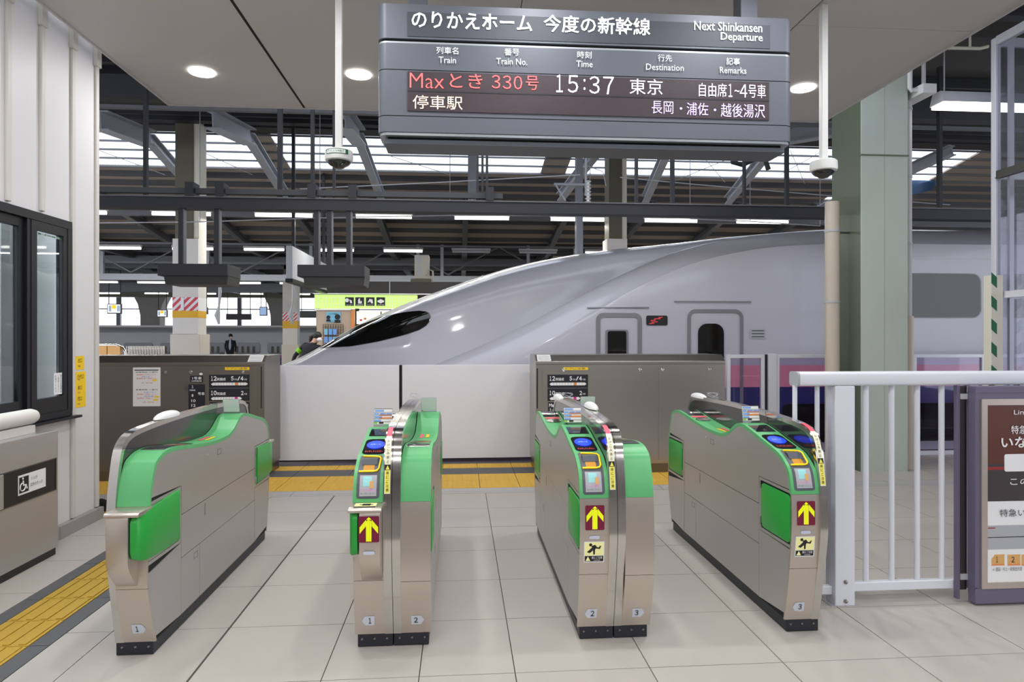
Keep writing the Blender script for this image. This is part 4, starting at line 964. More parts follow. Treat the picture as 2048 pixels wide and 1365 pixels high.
# ------------------------------------------------------------------ platform screen: stainless boxes, sliding doors, glass fence
def screw(x, z, y, parent):
    b = MB(); b.lathe([(.018, 0), (.018, -.004), (.010, -.006), (.001, -.004)], (x, y, z), 14, 'y'); part('lock', b, M['polish'], parent)
def screenbox(name, label, x0, x1, Y, seams, m, loc):
    t = thing(name, label, 'door housing', ((x0 + x1) / 2, Y + .3, 0))
    b = MB(); b.prism([(Y, .10), (Y, 1.235), (Y + .10, 1.305), (Y + .62, 1.305), (Y + .62, .10)], 'x', x0, x1); part('casing', b, m, t, bevel=.004)
    b = MB(); b.box(x0 + .01, x1 - .01, Y + .012, Y + .6, 0, .10); part('plinth', b, M['steeldark'], t)
    xs = [x0 + .07] + seams + [x1 - .07]
    for i in range(len(xs) - 1):
        b = MB(); b.box(xs[i] + .003, xs[i + 1] - .003, Y - .004, Y, .14, 1.185); dp = part('door_panel', b, m, t)
    b = MB(); b.box(x0, x1, Y - .0015, Y, 1.200, 1.206); part('rib_line', b, M['steeldark'], t)
    return t
Yb = 7.22
rb = screenbox('door_housing', 'shiny stainless screen door housing standing between gate number 2 and 3', .825, 2.955, Yb, [2.19], M['steelbox'], 0)
M['steeldull'] = mat('dull_screen_box_steel', (140, 134, 126), 0.36, 0.9, var=0.03, scale=2, bump=0.012, bscale=30, stretch=(1, 1, 60), rvar=0.04)
lb_ = screenbox('door_housing', 'dull stainless screen door housing with timetable sheet, behind the leftmost gate', -3.95, -2.062, Yb, [-2.72], M['steeldull'], 0)
for (u, v, pt_) in ((1280, 740, rb), (1325, 740, rb), (1419, 739, rb), (1127, 741, rb), (332, 745, lb_), (382, 745, lb_), (486, 745, lb_)):
    p = PY(u, v, Yb - .004); screw(p[0], p[2], Yb - .004, pt_)
def yplate(u0, v0, u1, v1, m, nm, parent, Y=Yb - .005, th=.002):
    a, c = PY(u0, v0, Y), PY(u1, v1, Y); b = MB(); b.box(a[0], c[0], Y - th, Y, c[2], a[2]); return part(nm, b, M[m], parent)
def ytext(s, u, v, w, h, m, parent, Y=Yb - .008, bold=0.0):
    c = PY(u, v, Y); k = Y / ray(u, v)[1] / F; text(s, c, w * k, h * k, M[m], parent, bold=bold)
def stopsign(dx, parent, full=True):
    """black stopping position plate; dx shifts it in the picture"""
    p = yplate(418 + dx, 750, 499 + dx, 802, 'tagblack', 'stop_plate', parent)
    yplate(418 + dx, 776.3, 499 + dx, 777.3, 'inkgrey', 'plate_joint', p, Yb - .007)
    for (n1, va, c2, hl, e) in (('12', 757.5, '5号車/4号車', 'orangep', 496), ('10', 786.5, '2号車', 'magenta', 484)):
        ytext('１', 424 + dx, va, 3.5, 9, 'white', p, bold=.03); ytext('２' if n1 == '12' else '０', 430.3 + dx, va, 6, 9, 'white', p, bold=.03); ytext('両編成', 442.5 + dx, va + 1.5, 17, 6, 'white', p, bold=.01)
        if n1 == '12':
            ytext('５', 464.5 + dx, va, 5, 8.5, 'white', p, bold=.03); ytext('号車', 471 + dx, va + 2, 6, 3.5, 'white', p); ytext('/', 477.5 + dx, va, 6, 8, 'white', p, bold=.02); ytext('４', 484 + dx, va, 5.5, 8.5, 'white', p, bold=.03); ytext('号車', 491 + dx, va + 2, 6, 3.5, 'white', p)
        else:
            ytext('２', 484.5 + dx, va, 5, 8.5, 'white', p, bold=.03); ytext('号車', 491 + dx, va + 2, 6, 3.5, 'white', p)
        vv = va + 11; n = 12 if n1 == '12' else 10
        a = PY(422 + dx, vv - 2.6, Yb - .007); c = PY(e + dx, vv + 2.6, Yb - .007); zc = (a[2] + c[2]) / 2
        b = MB(); b.prism([(a[0], zc), (a[0] + .02, c[2] - .004), (a[0] + .02, c[2]), (c[0] - .02, c[2]), (c[0], zc), (c[0] - .02, a[2]), (a[0] + .02, a[2])], 'y', Yb - .0085, Yb - .007); ba = part('train_diagram', b, M['white'], p)
        w_ = (c[0] - a[0] - .03) / n
        for k in range(1, n):
            b = MB(); b.box(a[0] + .015 + k * w_ - .001, a[0] + .015 + k * w_ + .001, Yb - .0092, Yb - .0085, c[2], a[2]); part('car_divider', b, M['inkgrey'], ba)
        k = n - 4 if n1 == '12' else n - 2
        b = MB(); b.box(a[0] + .015 + k * w_, a[0] + .015 + (k + 1) * w_, Yb - .0094, Yb - .0085, c[2], a[2]); part('car_mark', b, M[hl], ba)
    return p
p1 = stopsign(0, lb_); p2_ = stopsign(677, rb)
for (dx, pr_) in ((0, lb_), (677, rb)):
    p = yplate(419 + dx, 805, 499 + dx, 829, 'tagblack', 'stop_plate', pr_)
    ytext('Max', 428 + dx, 811, 14, 7, 'white', p, bold=.02); ytext('1~8', 430 + dx, 820, 14, 6, 'white', p, bold=.01); ytext('には', 492 + dx, 811, 9, 6, 'white', p); ytext('せん。', 490 + dx, 819, 12, 6, 'white', p)
    s_ = yplate(450 + dx, 735, 499 + dx, 740.5, 'stickeryel', 'yellow_notice', pr_); ytext('ドアに注意', 474 + dx, 737.5, 40, 3.5, 'inkgrey', s_)
# two small black plates and the timetable on the left box
p = yplate(380, 752, 406, 765, 'tagblack', 'car_plate', lb_); ytext('1号車', 394, 757, 18, 6, 'white', p, bold=.01); ytext('10両編成', 393, 762.5, 20, 3, 'pale', p)
p = yplate(377, 769, 410, 822, 'tagblack', 'car_plate', lb_)
for (s_, v) in (('１', 774), ('8', 791.5), ('10', 802), ('12', 811.5)): ytext(s_, 385 if len(s_) < 2 else 387, v, 3.5 if len(s_) < 2 else 8, 5.5, 'white', p, bold=.01)
ytext('号車', 402.5, 788, 13, 6, 'white', p, bold=.01); ytext('両編成', 385, 781, 11, 3, 'pale', p)
yplate(399, 746.5, 405, 750.5, 'white', 'white_chip', lb_); yplate(369, 773, 376, 783, 'steeldark', 'latch', lb_)
p = yplate(266, 735.5, 321, 813, 'paper', 'timetable_sheet', lb_)
yplate(269, 740, 317, 741.5, 'ink', 'heading_bar', p, Yb - .007)
for (v, s_, c, u, w_) in ((745, '発車時刻 ご案内', 'ink', 293, 42), (750, '新幹線のご利用について', 'redtape', 293, 38), (754, 'お客さまへ', 'bluep', 293, 20), (757.5, '自由席は一号車から', 'redtape', 293, 38), (766.5, '上野・東京方面', 'orangep', 293, 22),
                          (780, '発車時刻 ご案内', 'ink', 293, 42), (785, 'お客さまへ', 'bluep', 300, 24), (789, '新幹線のご利用について', 'redtape', 293, 36), (793, '指定席', 'bluep', 298, 18), (797, '自由席は一号車から', 'redtape', 290, 30), (805, '上野・東京方面', 'orangep', 296, 22)):
    ytext(s_, u, v, w_, 2.6, c, p)
for (u, v) in ((309, 761), (313, 794), (311, 800)): yplate(u - 4, v - 1.6, u + 5, v + 1.6, 'stickeryel', 'yellow_mark', p, Yb - .007)
# small sheets on the sloping tops
for (u, bx, pr_) in ((508, -2.24, lb_), (1083, .845, rb)):
    b = MB(); x0 = bx; b.add([(x0, Yb + .003, 1.241), (x0 + .15, Yb + .003, 1.241), (x0 + .15, Yb + .095, 1.3055), (x0, Yb + .095, 1.3055)], [(0, 1, 2, 3)])
    q_ = part('top_sheet', b, M['paper'], pr_, closed=False)
    for k in range(4):
        f_ = .15 + k * .2; b = MB(); y_ = Yb + .003 + .092 * f_; z_ = 1.2425 + .0645 * f_
        b.add([(x0 + .01, y_, z_), (x0 + .14, y_, z_), (x0 + .14, y_ + .004, z_ + .003), (x0 + .01, y_ + .004, z_ + .003)], [(0, 1, 2, 3)]); part('rule_line', b, M['inkgrey'], q_, closed=False)
b = MB(); b.box(-2.10, -2.09, Yb - .003, Yb, .75, 1.19); part('dark_slot', b, M['black'], lb_)
b = MB(); b.box(.835, .848, Yb - .003, Yb, .72, 1.16); part('dark_slot', b, M['black'], rb)
# two white sliding doors
YD = 8.02
for (x0, x1, lab) in ((-2.30, -.722, 'left white sliding platform door between the stainless housings'), (-.690, .93, 'right white sliding platform door between the stainless housings')):
    t = thing('platform_door', lab, 'door', ((x0 + x1) / 2, YD + .03, 0.03), 'white sliding platform doors')
    b = MB(); b.box(x0, x1, YD, YD + .05, .045, 1.168); part('door_leaf', b, M['panelwhite'], t, bevel=.004)
    b = MB(); b.box(x0, x1, YD + .005, YD + .045, .03, .045); part('bottom_seal', b, M['black'], t)
    xe = x1 if x0 < -1 else x0
    b = MB(); b.box(xe - .018 if x0 >= -1 else xe, xe if x0 >= -1 else xe + .018, YD - .004, YD + .05, .03, 1.168); part('edge_rubber', b, M['black'], t)
# glass fence to the right
def fence(x0, x1, label, z1=1.285, fw=.045):
    t = thing('glass_fence_panel', label, 'fence panel', ((x0 + x1) / 2, YD + .03, 0), 'glazed platform fence panels')
    for (nm, a) in (('upright', (x0, x0 + fw, .0, z1)), ('upright', (x1 - fw, x1, .0, z1)), ('top_bar', (x0 + fw, x1 - fw, z1 - fw, z1)), ('bottom_bar', (x0 + fw, x1 - fw, .0, fw + .01))):
        b = MB(); b.box(a[0], a[1], YD, YD + .05, a[2], a[3]); part(nm, b, M['alu'], t, bevel=.003)
    b = MB(); b.box(x0 + fw, x1 - fw, YD + .02, YD + .03, .055, z1 - fw); part('glass_pane', b, M['screenglass'], t)
    return t
fence(3.305, 3.79, 'narrow white framed glass panel right beside the shiny door housing')
b = MB(); b.box(3.795, 3.825, YD + .01, YD + .06, 0, 1.285); solo('fence_gap_post', b, M['black'], 'thin black post between two glass fence panels', 'post')
b = MB(); b.box(3.83, 3.93, YD - .02, YD + .07, 0, 1.295); solo('fence_post', b, M['alu'], 'wide aluminium post of the glass platform fence', 'post', bevel=.004)
fence(3.935, 5.70, 'long glass fence panel behind the beige pipe and green column')
fence(5.74, 6.71, 'glass fence panel right of the green column, pink train stripe behind'); fence(6.72, 8.6, 'glass fence panel at the far right behind the striped post'); fence(8.65, 10.6, 'glass fence panel outside the frame at the right')
fence(-6.2, -3.98, 'glass fence panel hidden behind the white wall end')

# ------------------------------------------------------------------ the double-deck train at the near track
TC = 10.70; HW = 1.69
#        X      W    zc    side top  shoulder(off,z)  valley(off,z)  canopy side(off,z)
ST = [(-4.6, .30, .18, -.10, .24, .02, .20, .06, .12, .12),
      (-4.0, .75, .52, .05, .62, .18, .52, .24, .36, .42),
      (-3.2, 1.12, .88, .20, .94, .34, .80, .40, .56, .74),
      (-2.4, 1.36, 1.24, .34, 1.16, .54, 1.00, .62, .72, 1.08),
      (-1.6, 1.50, 1.70, .46, 1.30, .72, 1.10, 0.67, .76, 1.46),
      (-0.8, 1.60, 2.06, .58, 1.40, .96, 1.16, 0.85, .78, 1.82),
      (0.0, 1.66, 2.36, .74, 1.42, 1.26, 1.17, 1.07, .80, 2.10),
      (.8, 1.69, 2.62, .98, 1.42, 1.62, 1.18, 1.35, .82, 2.36),
      (1.6, 1.69, 2.80, 1.40, 1.42, 2.04, 1.18, 1.71, .84, 2.56),
      (2.4, 1.69, 2.92, 1.88, 1.40, 2.44, 1.16, 2.11, .84, 2.74),
      (3.2, 1.69, 3.00, 2.22, 1.38, 2.76, 1.14, 2.57, .80, 2.88),
      (4.1, 1.69, 3.09, 2.42, 1.36, 2.95, 1.12, 2.93, .72, 3.04),
      (5.0, 1.69, 3.15, 2.50, 1.38, 3.02, 1.12, 3.08, .66, 3.13),
      (6.0, 1.69, 3.20, 2.52, 1.38, 3.04, 1.12, 3.13, .66, 3.18),
      (18., 1.69, 3.20, 2.52, 1.38, 3.04, 1.12, 3.13, .66, 3.18)]
def stat(X):
    X = max(ST[0][0], min(ST[-1][0] - 1e-6, X)); i = 0
    while ST[i + 1][0] < X: i += 1
    p0, p1, p2, p3 = ST[max(i - 1, 0)], ST[i], ST[i + 1], ST[min(i + 2, len(ST) - 1)]
    h = p2[0] - p1[0]; t = (X - p1[0]) / h; out = []
    for j in range(1, len(p1)):
        m1 = (p2[j] - p0[j]) / (p2[0] - p0[0]) * h; m2 = (p3[j] - p1[j]) / max(1e-6, (p3[0] - p1[0])) * h
        out.append((2 * t ** 3 - 3 * t * t + 1) * p1[j] + (t ** 3 - 2 * t * t + t) * m1 + (-2 * t ** 3 + 3 * t * t) * p2[j] + (t ** 3 - t * t) * m2)
    return out
def section(X):
    w, zc, zs, so, sz, vo, vz, co_, cz = stat(X)
    zb = min(-.9, zs - .3)
    ctrl = [(w * .97, zb), (w, zb + .4 if zb + .4 < zs - .2 else zs - .2), (w, zs), (w * .965, zs + (sz - zs) * .55), (so, sz), (vo, vz), (co_ + (vo - co_) * .45, cz - (cz - vz) * .55), (co_, cz), (co_ * .5, zc - (zc - cz) * .28), (0, zc)]
    return catmull(ctrl, 5)
NS = [-4.6 + .1 * k for k in range(0, 106)] + [7, 8, 9.5, 11, 13, 15, 18]
b = MB(); rows = []
for X in NS:
    s_ = section(X); rows.append([(X, TC - p[0], p[1]) for p in s_] + [(X, TC + p[0], p[1]) for p in s_[::-1][1:]])
b.grid(rows); n_ = len(rows[0]); b.f.append(tuple(range(n_)))
train = thing('double_deck_train', 'white and pink double deck high speed train with long pointed nose', 'train', (6, TC, -.9))
body = part('car_body', b, M['trainw'], train, smooth=True, closed=False)
for f in body.data.polygons: f.use_smooth = True
def side_y(X, z, d=.008):
    s_ = section(X)
    for i in range(len(s_) - 1):
        if (s_[i][1] - z) * (s_[i + 1][1] - z) <= 0 and s_[i + 1][1] != s_[i][1]:
            t_ = (z - s_[i][1]) / (s_[i + 1][1] - s_[i][1]); return TC - (s_[i][0] + (s_[i + 1][0] - s_[i][0]) * t_) - d
    return TC - s_[-1][0]
def tpatch(name, poly, m, d, parent=body):
    """flat or curved patch following the train side: fan grid of a rounded polygon"""
    cx = sum(p[0] for p in poly) / len(poly); cz = sum(p[1] for p in poly) / len(poly); q = MB(); K = 5; vs = [(cx, side_y(cx, cz, d), cz)]; n = len(poly); fs = []
    for k in range(1, K + 1):
        for p in poly:
            X, z = cx + (p[0] - cx) * k / K, cz + (p[1] - cz) * k / K; vs.append((X, side_y(X, z, d), z))
    for i in range(n):
        fs.append((0, 1 + i, 1 + (i + 1) % n))
        for k in range(K - 1): fs.append((1 + k * n + i, 1 + (k + 1) * n + i, 1 + (k + 1) * n + (i + 1) % n, 1 + k * n + (i + 1) % n))
    q.add(vs, fs); return part(name, q, M[m] if isinstance(m, str) else m, parent, closed=False, smooth=True)
def tring(name, x0, x1, z0, z1, r, w_, m, d, bottom=False):
    A = rrect(x0, x1, z0, z1, r, 6); B = rrect(x0 + w_, x1 - w_, z0 + w_, z1 - w_, max(.01, r - w_), 6); q = MB(); n = len(A)
    q.add([(p[0], side_y(p[0], p[1], d), p[1]) for p in A] + [(p[0], side_y(p[0], p[1], d + .002), p[1]) for p in B], [(i, (i + 1) % n, n + (i + 1) % n, n + i) for i in range(n)])
    return part(name, q, M[m], body, closed=False, smooth=True)
M['doorgrey'] = mat('train_door_frame', (128, 126, 130), 0.3); M['trainglass'] = mat('train_window_glass', (18, 17, 16), 0.06, spec=0.5)
tring('door_frame', 1.86, 2.50, -.2, 1.835, .10, .06, 'doorgrey', .010)
dw = tpatch('door_window', rrect(1.99, 2.31, 0.95, 1.604, .035, 3), 'doorgrey', .012); tpatch('window_pane', rrect(2.02, 2.28, .97, 1.585, .03, 3), 'trainglass', .016, dw)
b = MB(); b.box(2.16, 2.27, 9.2, 9.21, .9, 1.5)
tring('door_frame', 3.14, 3.94, -.2, 1.89, .12, .05, 'doorgrey', .010)
tpatch('door_window', rrect(3.29, 3.66, .95, 1.69, .13, 6), 'trainglass', .014)
for (x0, x1, z) in ((1.75, 2.60, 1.90), (2.95, 4.05, 1.985)): tpatch('door_gutter', [(x0, z), (x1, z), (x1, z + .018), (x0, z + .018)], 'doorgrey', .02)
q = tpatch('destination_display', rrect(2.56, 2.86, 1.665, 1.80, .02, 2), 'black', .012)
for (dx_, dz_, l_) in ((.02, .012, .07), (.05, .034, .09), (.04, .056, .07), (.09, .078, .09), (.15, .096, .06)): tpatch('display_stroke', [(2.58 + dx_, 1.67 + dz_), (2.58 + dx_ + l_, 1.676 + dz_), (2.58 + dx_ + l_, 1.686 + dz_), (2.58 + dx_, 1.680 + dz_)], M['redtxt'], .016, q)
q = tpatch('car_emblem', rrect(4.04, 4.26, 1.48, 1.62, .01, 2), M['labelgrey'], .010)
for k in range(3): tpatch('emblem_bar', [(4.06, 1.50 + k * .042), (4.24, 1.50 + k * .042), (4.24, 1.515 + k * .042), (4.06, 1.515 + k * .042)], 'inkgrey', .012, q)
for x0 in (5.2, 7.75, 9.85, 11.95): 
    x1 = x0 + (2.25 if x0 == 5.2 else 1.7)
    if x0 == 5.2: x0 = 5.78; 
    tring('window_gasket', x0 - .02, x1 + .02, 1.775, 2.415, .13, .03, 'doorgrey', .006); tpatch('upper_deck_window', rrect(x0, x1, 1.79, 2.40, .12, 6), 'trainglass', .010)
for k in range(6):
    x0 = 3.9 + k * 1.75 + .6; tpatch('lower_deck_window', rrect(x0, x0 + 1.25, .02, .56, .08, 5), 'trainglass', .010)
# seam line of the roof and cab windows
q = MB(); q.add([(x, side_y(x, 2.62 if x > 5.4 else 2.62, .004), 2.62) for x in (5.6, 8, 12, 18)] + [(x, side_y(x, 2.63, .004), 2.632) for x in (5.6, 8, 12, 18)], [(0, 1, 5, 4), (1, 2, 6, 5), (2, 3, 7, 6)])
part('roof_seam', q, M['farwhite'], body, closed=False)
# cab glazing: follows the canopy, both sides and over the nose
def canopy_pt(X, z, d):
    """outermost point at height z on the canopy part of the section"""
    s_ = section(X); 
    for i in range(len(s_) - 1, 24, -1):
        if (s_[i][1] - z) * (s_[i - 1][1] - z) <= 0 and s_[i - 1][1] != s_[i][1]:
            t_ = (z - s_[i][1]) / (s_[i - 1][1] - s_[i][1]); return (s_[i][0] + (s_[i - 1][0] - s_[i][0]) * t_)
    return s_[25][0] if z < s_[-1][1] else 0.0
lowc = [(-2.12, 1.335), (-1.9, 1.345), (-1.6, 1.36), (-1.2, 1.43), (-.8, 1.53), (-.60, 1.60), (-.50, 1.66), (-.45, 1.72), (-.43, 1.79)]
upc = [(-2.12, 1.36), (-1.9, 1.46), (-1.6, 1.66), (-1.2, 1.80), (-.8, 1.87), (-.60, 1.885), (-.50, 1.872), (-.45, 1.845), (-.43, 1.80)]
for sd, nm in ((-1, 'cab_window'), (1, 'cab_window')):
    rows = []
    for X, zl in [(x, 0) for x in [-2.12 + k * .0675 for k in range(23)] + [-.60, -.55, -.50, -.47, -.45, -.43]]:
        def lerp(c, X):
            for i in range(len(c) - 1):
                if c[i][0] <= X <= c[i + 1][0] + 1e-6: t_ = (X - c[i][0]) / (c[i + 1][0] - c[i][0]); return c[i][1] + (c[i + 1][1] - c[i][1]) * t_
            return c[-1][1]
        a, c = lerp(lowc, X), lerp(upc, X); zc_ = stat(X)[1]; r = []
        for k in range(9):
            z = a + (c - a) * k / 8; z = min(z, zc_ - .001); o_ = canopy_pt(X, z, 0)
            r.append((X, TC + sd * (o_ + .012), z + .008))
        rows.append(r)
    q = MB(); q.grid(rows); part(nm, q, M['trainglass'], body, closed=False, smooth=True)
# second car
b = MB(); rows = []

# ------------------------------------------------------------------ the far train
t = thing('far_train', 'white high speed train with pink stripe standing behind the far platform', 'train', (-8, 39, -1.2))
b = MB(); pr2 = [(38.0, -1.2), (38.0, .44)]; prof = [(38.0, -1.2), (37.98, .46), (38.0, 1.2), (38.12, 1.75), (38.5, 2.05), (39.5, 2.15), (40.6, 2.0), (41.2, 1.4), (41.3, -1.2)]
b.prism(prof, 'x', -32, 8); bd = part('car_body', b, M['farwhite'], t, smooth=True)
b = MB(); b.box(-32, 8, 37.94, 37.985, .34, .50); part('pink_stripe', b, M['farpink'], t)
b = MB(); b.box(-32, 8, 37.95, 37.985, -1.2, .34); part('blue_skirt', b, M['farblue'], t)
b = MB(); b.box(-32, 8, 38.1, 38.3, 2.05, 2.16); part('roof_edge', b, M['steeldark'], t)
wx = PY(492, 690, 37.97)[0]
for k in range(-9, 14):
    x = wx + k * 1.92; 
    if x > 7: break
    b = MB(); b.prism(rrect(x - .76, x + .76, .58, 1.20, .14, 4), 'y', 37.955, 37.99); wq = part('window', b, M['trainglass'], bd)
    for j in range(4):
        xx_ = x - .55 + j * .3; b = MB(); b.prism(rrect(xx_, xx_ + .15, .62, 1.0, .05, 2), 'y', 37.95, 37.956); part('seat_back', b, M['armband'] if False else M['olive'], wq)

# ------------------------------------------------------------------ station roof over the tracks
roof = MB(); 
RP = [(7.4, 5.15), (9.0, 5.35), (11.5, 5.75), (14.0, 5.80), (17.5, 5.25), (22.0, 4.62), (46.0, 4.55)]
def rz(y):
    for i in range(len(RP) - 1):
        if RP[i][0] <= y <= RP[i + 1][0]: return RP[i][1] + (RP[i + 1][1] - RP[i][1]) * (y - RP[i][0]) / (RP[i + 1][0] - RP[i][0])
    return RP[-1][1]
def sheet(x0, x1, y0, y1, th=.04, up=.0):
    b = MB(); b.add([(x0, y0, rz(y0) + up), (x1, y0, rz(y0) + up), (x1, y1, rz(y1) + up), (x0, y1, rz(y1) + up), (x0, y0, rz(y0) + th + up), (x1, y0, rz(y0) + th + up), (x1, y1, rz(y1) + th + up), (x0, y1, rz(y1) + th + up)],
                     [(0, 3, 2, 1), (4, 5, 6, 7), (0, 1, 5, 4), (1, 2, 6, 5), (2, 3, 7, 6), (3, 0, 4, 7)]); return b
troof = struct('ceiling_2', sheet(-34, 34, 7.4, 9.0), M['darkroof'])
for (a, c) in ((9, 11.5), (11.5, 14.0)): struct('roof_sheet', sheet(-34, 34, a, c), M['darkroof'], troof)
# skylight bands between purlins
yv = [14.0, 14.36, 14.78, 15.22, 15.70, 16.1]
yv = [14.28, 14.70, 15.13, 15.58, 16.04]
gapx = [(-34, -9.2), (-9.0, -4.55), (-4.1, -3.85), (-3.4, 2.05), (2.95, 7.9), (8.1, 13.6)]
sk0, sk1 = 14.28, 16.04
for i in range(4):
    a, c = yv[i], yv[i + 1]
    for (x0, x1) in ((-34, -4.62), (-3.98, 1.95), (2.55, 9.9)): struct('skylight_sheet', sheet(x0, x1, a + .02, c - .02, .006), M['skylight'], troof)
for (x0, x1) in ((-4.62, -3.98), (1.95, 2.55), (11.9, 34)): struct('roof_board', sheet(x0, x1, sk0, sk1), M['brown'], troof)
struct('roof_sheet', sheet(-34, 34, 14.0, 14.27), M['darkroof'], troof)
for (a, c) in ((16.05, 17.5), (17.5, 22)): 
    struct('roof_board', sheet(-34, 9.9 if a < 17 else 34, a, c), M['brown'], troof)
struct('roof_board', sheet(12.0, 34, 16.05, 17.5), M['brown'], troof)
struct('roof_sheet', sheet(-34, 34, 22, 46), M['darkroof'], troof)
def purl(y, m=M['purlin'], h=.11, w=.06, x0=-34, x1=34, dz=0):
    b = MB(); z = rz(y) - .005 + dz; b.box(x0, x1, y - w / 2, y + w / 2, z - h, z); struct('purlin', b, m, troof)
for y in (9.6, 10.4, 11.2, 12.0, 12.8, 13.5): purl(y, M['darkbeam'], .14)
for y in yv: purl(y, M['greybeam'], .035, .05)
for y in (16.35, 16.9, 17.45, 18.1, 18.8, 19.6, 20.5, 21.4): purl(y, M['purlin'], .12)
for k in range(17): purl(22.6 + k * 1.35, M['greybeam'] if k % 2 else M['purlin'], .16, .09)
# opening with blue tarp at the right
b = MB(); rows = []
for k in range(13):
    x = 9.95 + k * .17; s_ = .06 * math.sin(k * 1.3); rows.append([(x, 15.95, rz(15.9) - .03), (x, 15.92, rz(15.9) - .12 + s_), (x, 16.0 - .08 * math.sin(k), rz(15.9) - .42 + .18 * (abs(k - 6) / 6) ** 2)])
b.grid(rows); solo('blue_tarp', b, M['tarp'], 'dark blue tarpaulin hanging under the bright roof opening at the right', 'tarpaulin', smooth=True, closed=False)
# bent portal rafters
def rafter(x, m=M['greybeam']):
    t_ = struct('roof_rafter', MB().ibeam((x, 17.4, 5.06), (x, 22, 4.42), .16, .22), m)
    struct('rafter_segment', MB().ibeam((x, 22, 4.38), (x, 45, 4.32), .18, .26), m, t_)
for x in (-13.6, -11.3, -9.0, -6.72, -4.48, -2.25, .15, 2.95, 5.15, 7.5, 9.7, 12.0): rafter(x)
# raking struts from the columns
def strut(a, c, m=M['greybeam'], w=.16, h=.16): struct('raking_strut', MB().ibeam(a, c, w, h, .02), m)
for (u0, v0, u1, v1, y0, y1) in ((200, 240, 300, 278, 11.0, 12.8), (300, 278, 372, 360, 13.2, 16.0), (425, 238, 500, 275, 11.0, 12.8), (500, 275, 572, 392, 13.2, 16), (690, 238, 718, 275, 11, 12.8), (718, 275, 762, 392, 13.2, 16),
                                 (1205, 288, 1120, 395, 13.2, 15.5), (1340, 288, 1290, 400, 13.2, 16), (1560, 275, 1455, 402, 13.0, 16), (1700, 250, 1562, 275, 11.2, 12.9), (1905, 300, 1640, 420, 12.2, 15.5)):
    a, c = PY(u0, v0, y0), PY(u1, v1, y1); strut(a, c, M['lightbeam'], .26 if v0 < 260 else .17, .30 if v0 < 260 else .20)
for k in range(9):
    u0 = 225 + k * 155; a, c = PY(u0, 430, 23), PY(u0 + (60 if u0 < 920 else -40), 560, 33); strut(a, c, M['greybeam'], .14, .14)
# girders across
def girder(y, z0, z1, m, x0=-30, x1=30, w=.2, lab='trim_2'):
    return struct('roof_girder', MB().box(x0, x1, y, y + w, z0, z1), m)
girder(9.0, 4.62, 4.92, M['darkbeam']); girder(9.05, 4.50, 4.54, M['greybeam'], w=.08); girder(13.0, 5.60, 5.76, M['darkbeam'])
# main dark beam above the platform edge with conduits
t = thing('platform_beam', 'long dark steel beam above the platform edge, carrying hanging signs', 'beam', (0, 8.6, 3.1))
b = MB(); b.box(-8, 9.5, 8.52, 8.70, 3.10, 3.235); part('lower_box', b, M['darkbeam'], t)
b = MB(); b.box(-8, 9.5, 8.50, 8.72, 3.235, 3.25); part('top_flange', b, M['greybeam'], t)
b = MB(); b.box(-8, .55, 8.56, 8.62, 3.29, 3.36); part('cable_duct', b, M['purlin'], t)
for x in (-3.33, -2.97, -1.85, -1.35, .38):
    b = MB(); b.box(x - .05, x + .05, 8.48, 8.68, 3.25, 3.42); part('clamp', b, M['darkbeam'], t)
# hangers from the girder down to the beam
n = 0
for (u, w_) in ((291, .042), (560, .056), (625, .042), (668, .03), (955, .032), (965, .03), (974, .032), (1273, .035), (1345, .046), (1489, .028), (1574, .042), (1880, .045)):
    p = PY(u, 300, 8.6); n += 1
    b = MB(); b.box(p[0] - w_ / 2, p[0] + w_ / 2, 8.58, 8.64, 3.25, 5.2)
    solo('beam_hanger', b, M['darkbeam'], '%s dark vertical hanger from the left, above the long platform beam' % ORD[n - 1], 'hanger', 'dark hangers of the platform beam')
p = PY(944, 300, 13.1); b = MB(); b.ibeam((p[0], 13.1, 4.2), (p[0], 13.1, 5.60), .16, .16, .02); solo('steel_upright', b, M['lightbeam'], 'pale steel upright under the skylight, left of the cable bundle', 'upright')
p = PY(1158, 300, 13.4); b = MB(); b.ibeam((p[0], 13.4, 0), (p[0], 13.4, 5.6), .14, .14, .02); solo('wire_mast', b, M['lightbeam'], 'pale steel mast carrying insulators above the train', 'mast')
# overhead wires
def wire(name, pts, r, label, drop=()): 
    b = MB(); b.tube(pts, r, 6)
    for k in drop: b.tube([pts[k], (pts[k][0], pts[k][1], rz(pts[k][1]) - .01)], .008, 5)
    solo(name, b, M['labelgrey'], label, 'wire', 'overhead wires')
wire('overhead_wire', [PY(600, 378, 9.3), PY(860, 366, 9.3), PY(1100, 353, 9.3), PY(1160, 350, 9.3)], .008, 'thin pale overhead wire crossing above the dark beam, left part')
wire('overhead_wire', [PY(1240, 355, 9.6), PY(1400, 370, 9.6), PY(1650, 391, 9.6), PY(1900, 410, 9.6)], .008, 'thin pale overhead wire above the dark beam, right part')
wire('overhead_wire', [PY(190, 446, 12.6), PY(400, 444, 12.6), PY(640, 436, 12.6), PY(900, 431, 12.6), PY(1180, 432, 12.6)], .010, 'pale conduit running past the nearest row of tubes, left part', (0, 1, 2, 3, 4))
wire('overhead_wire', [PY(1380, 438, 12.6), PY(1500, 443, 12.6), PY(1640, 452, 12.6)], .010, 'pale conduit running past the nearest row of tubes, right part', (0, 1, 2))
n = 0
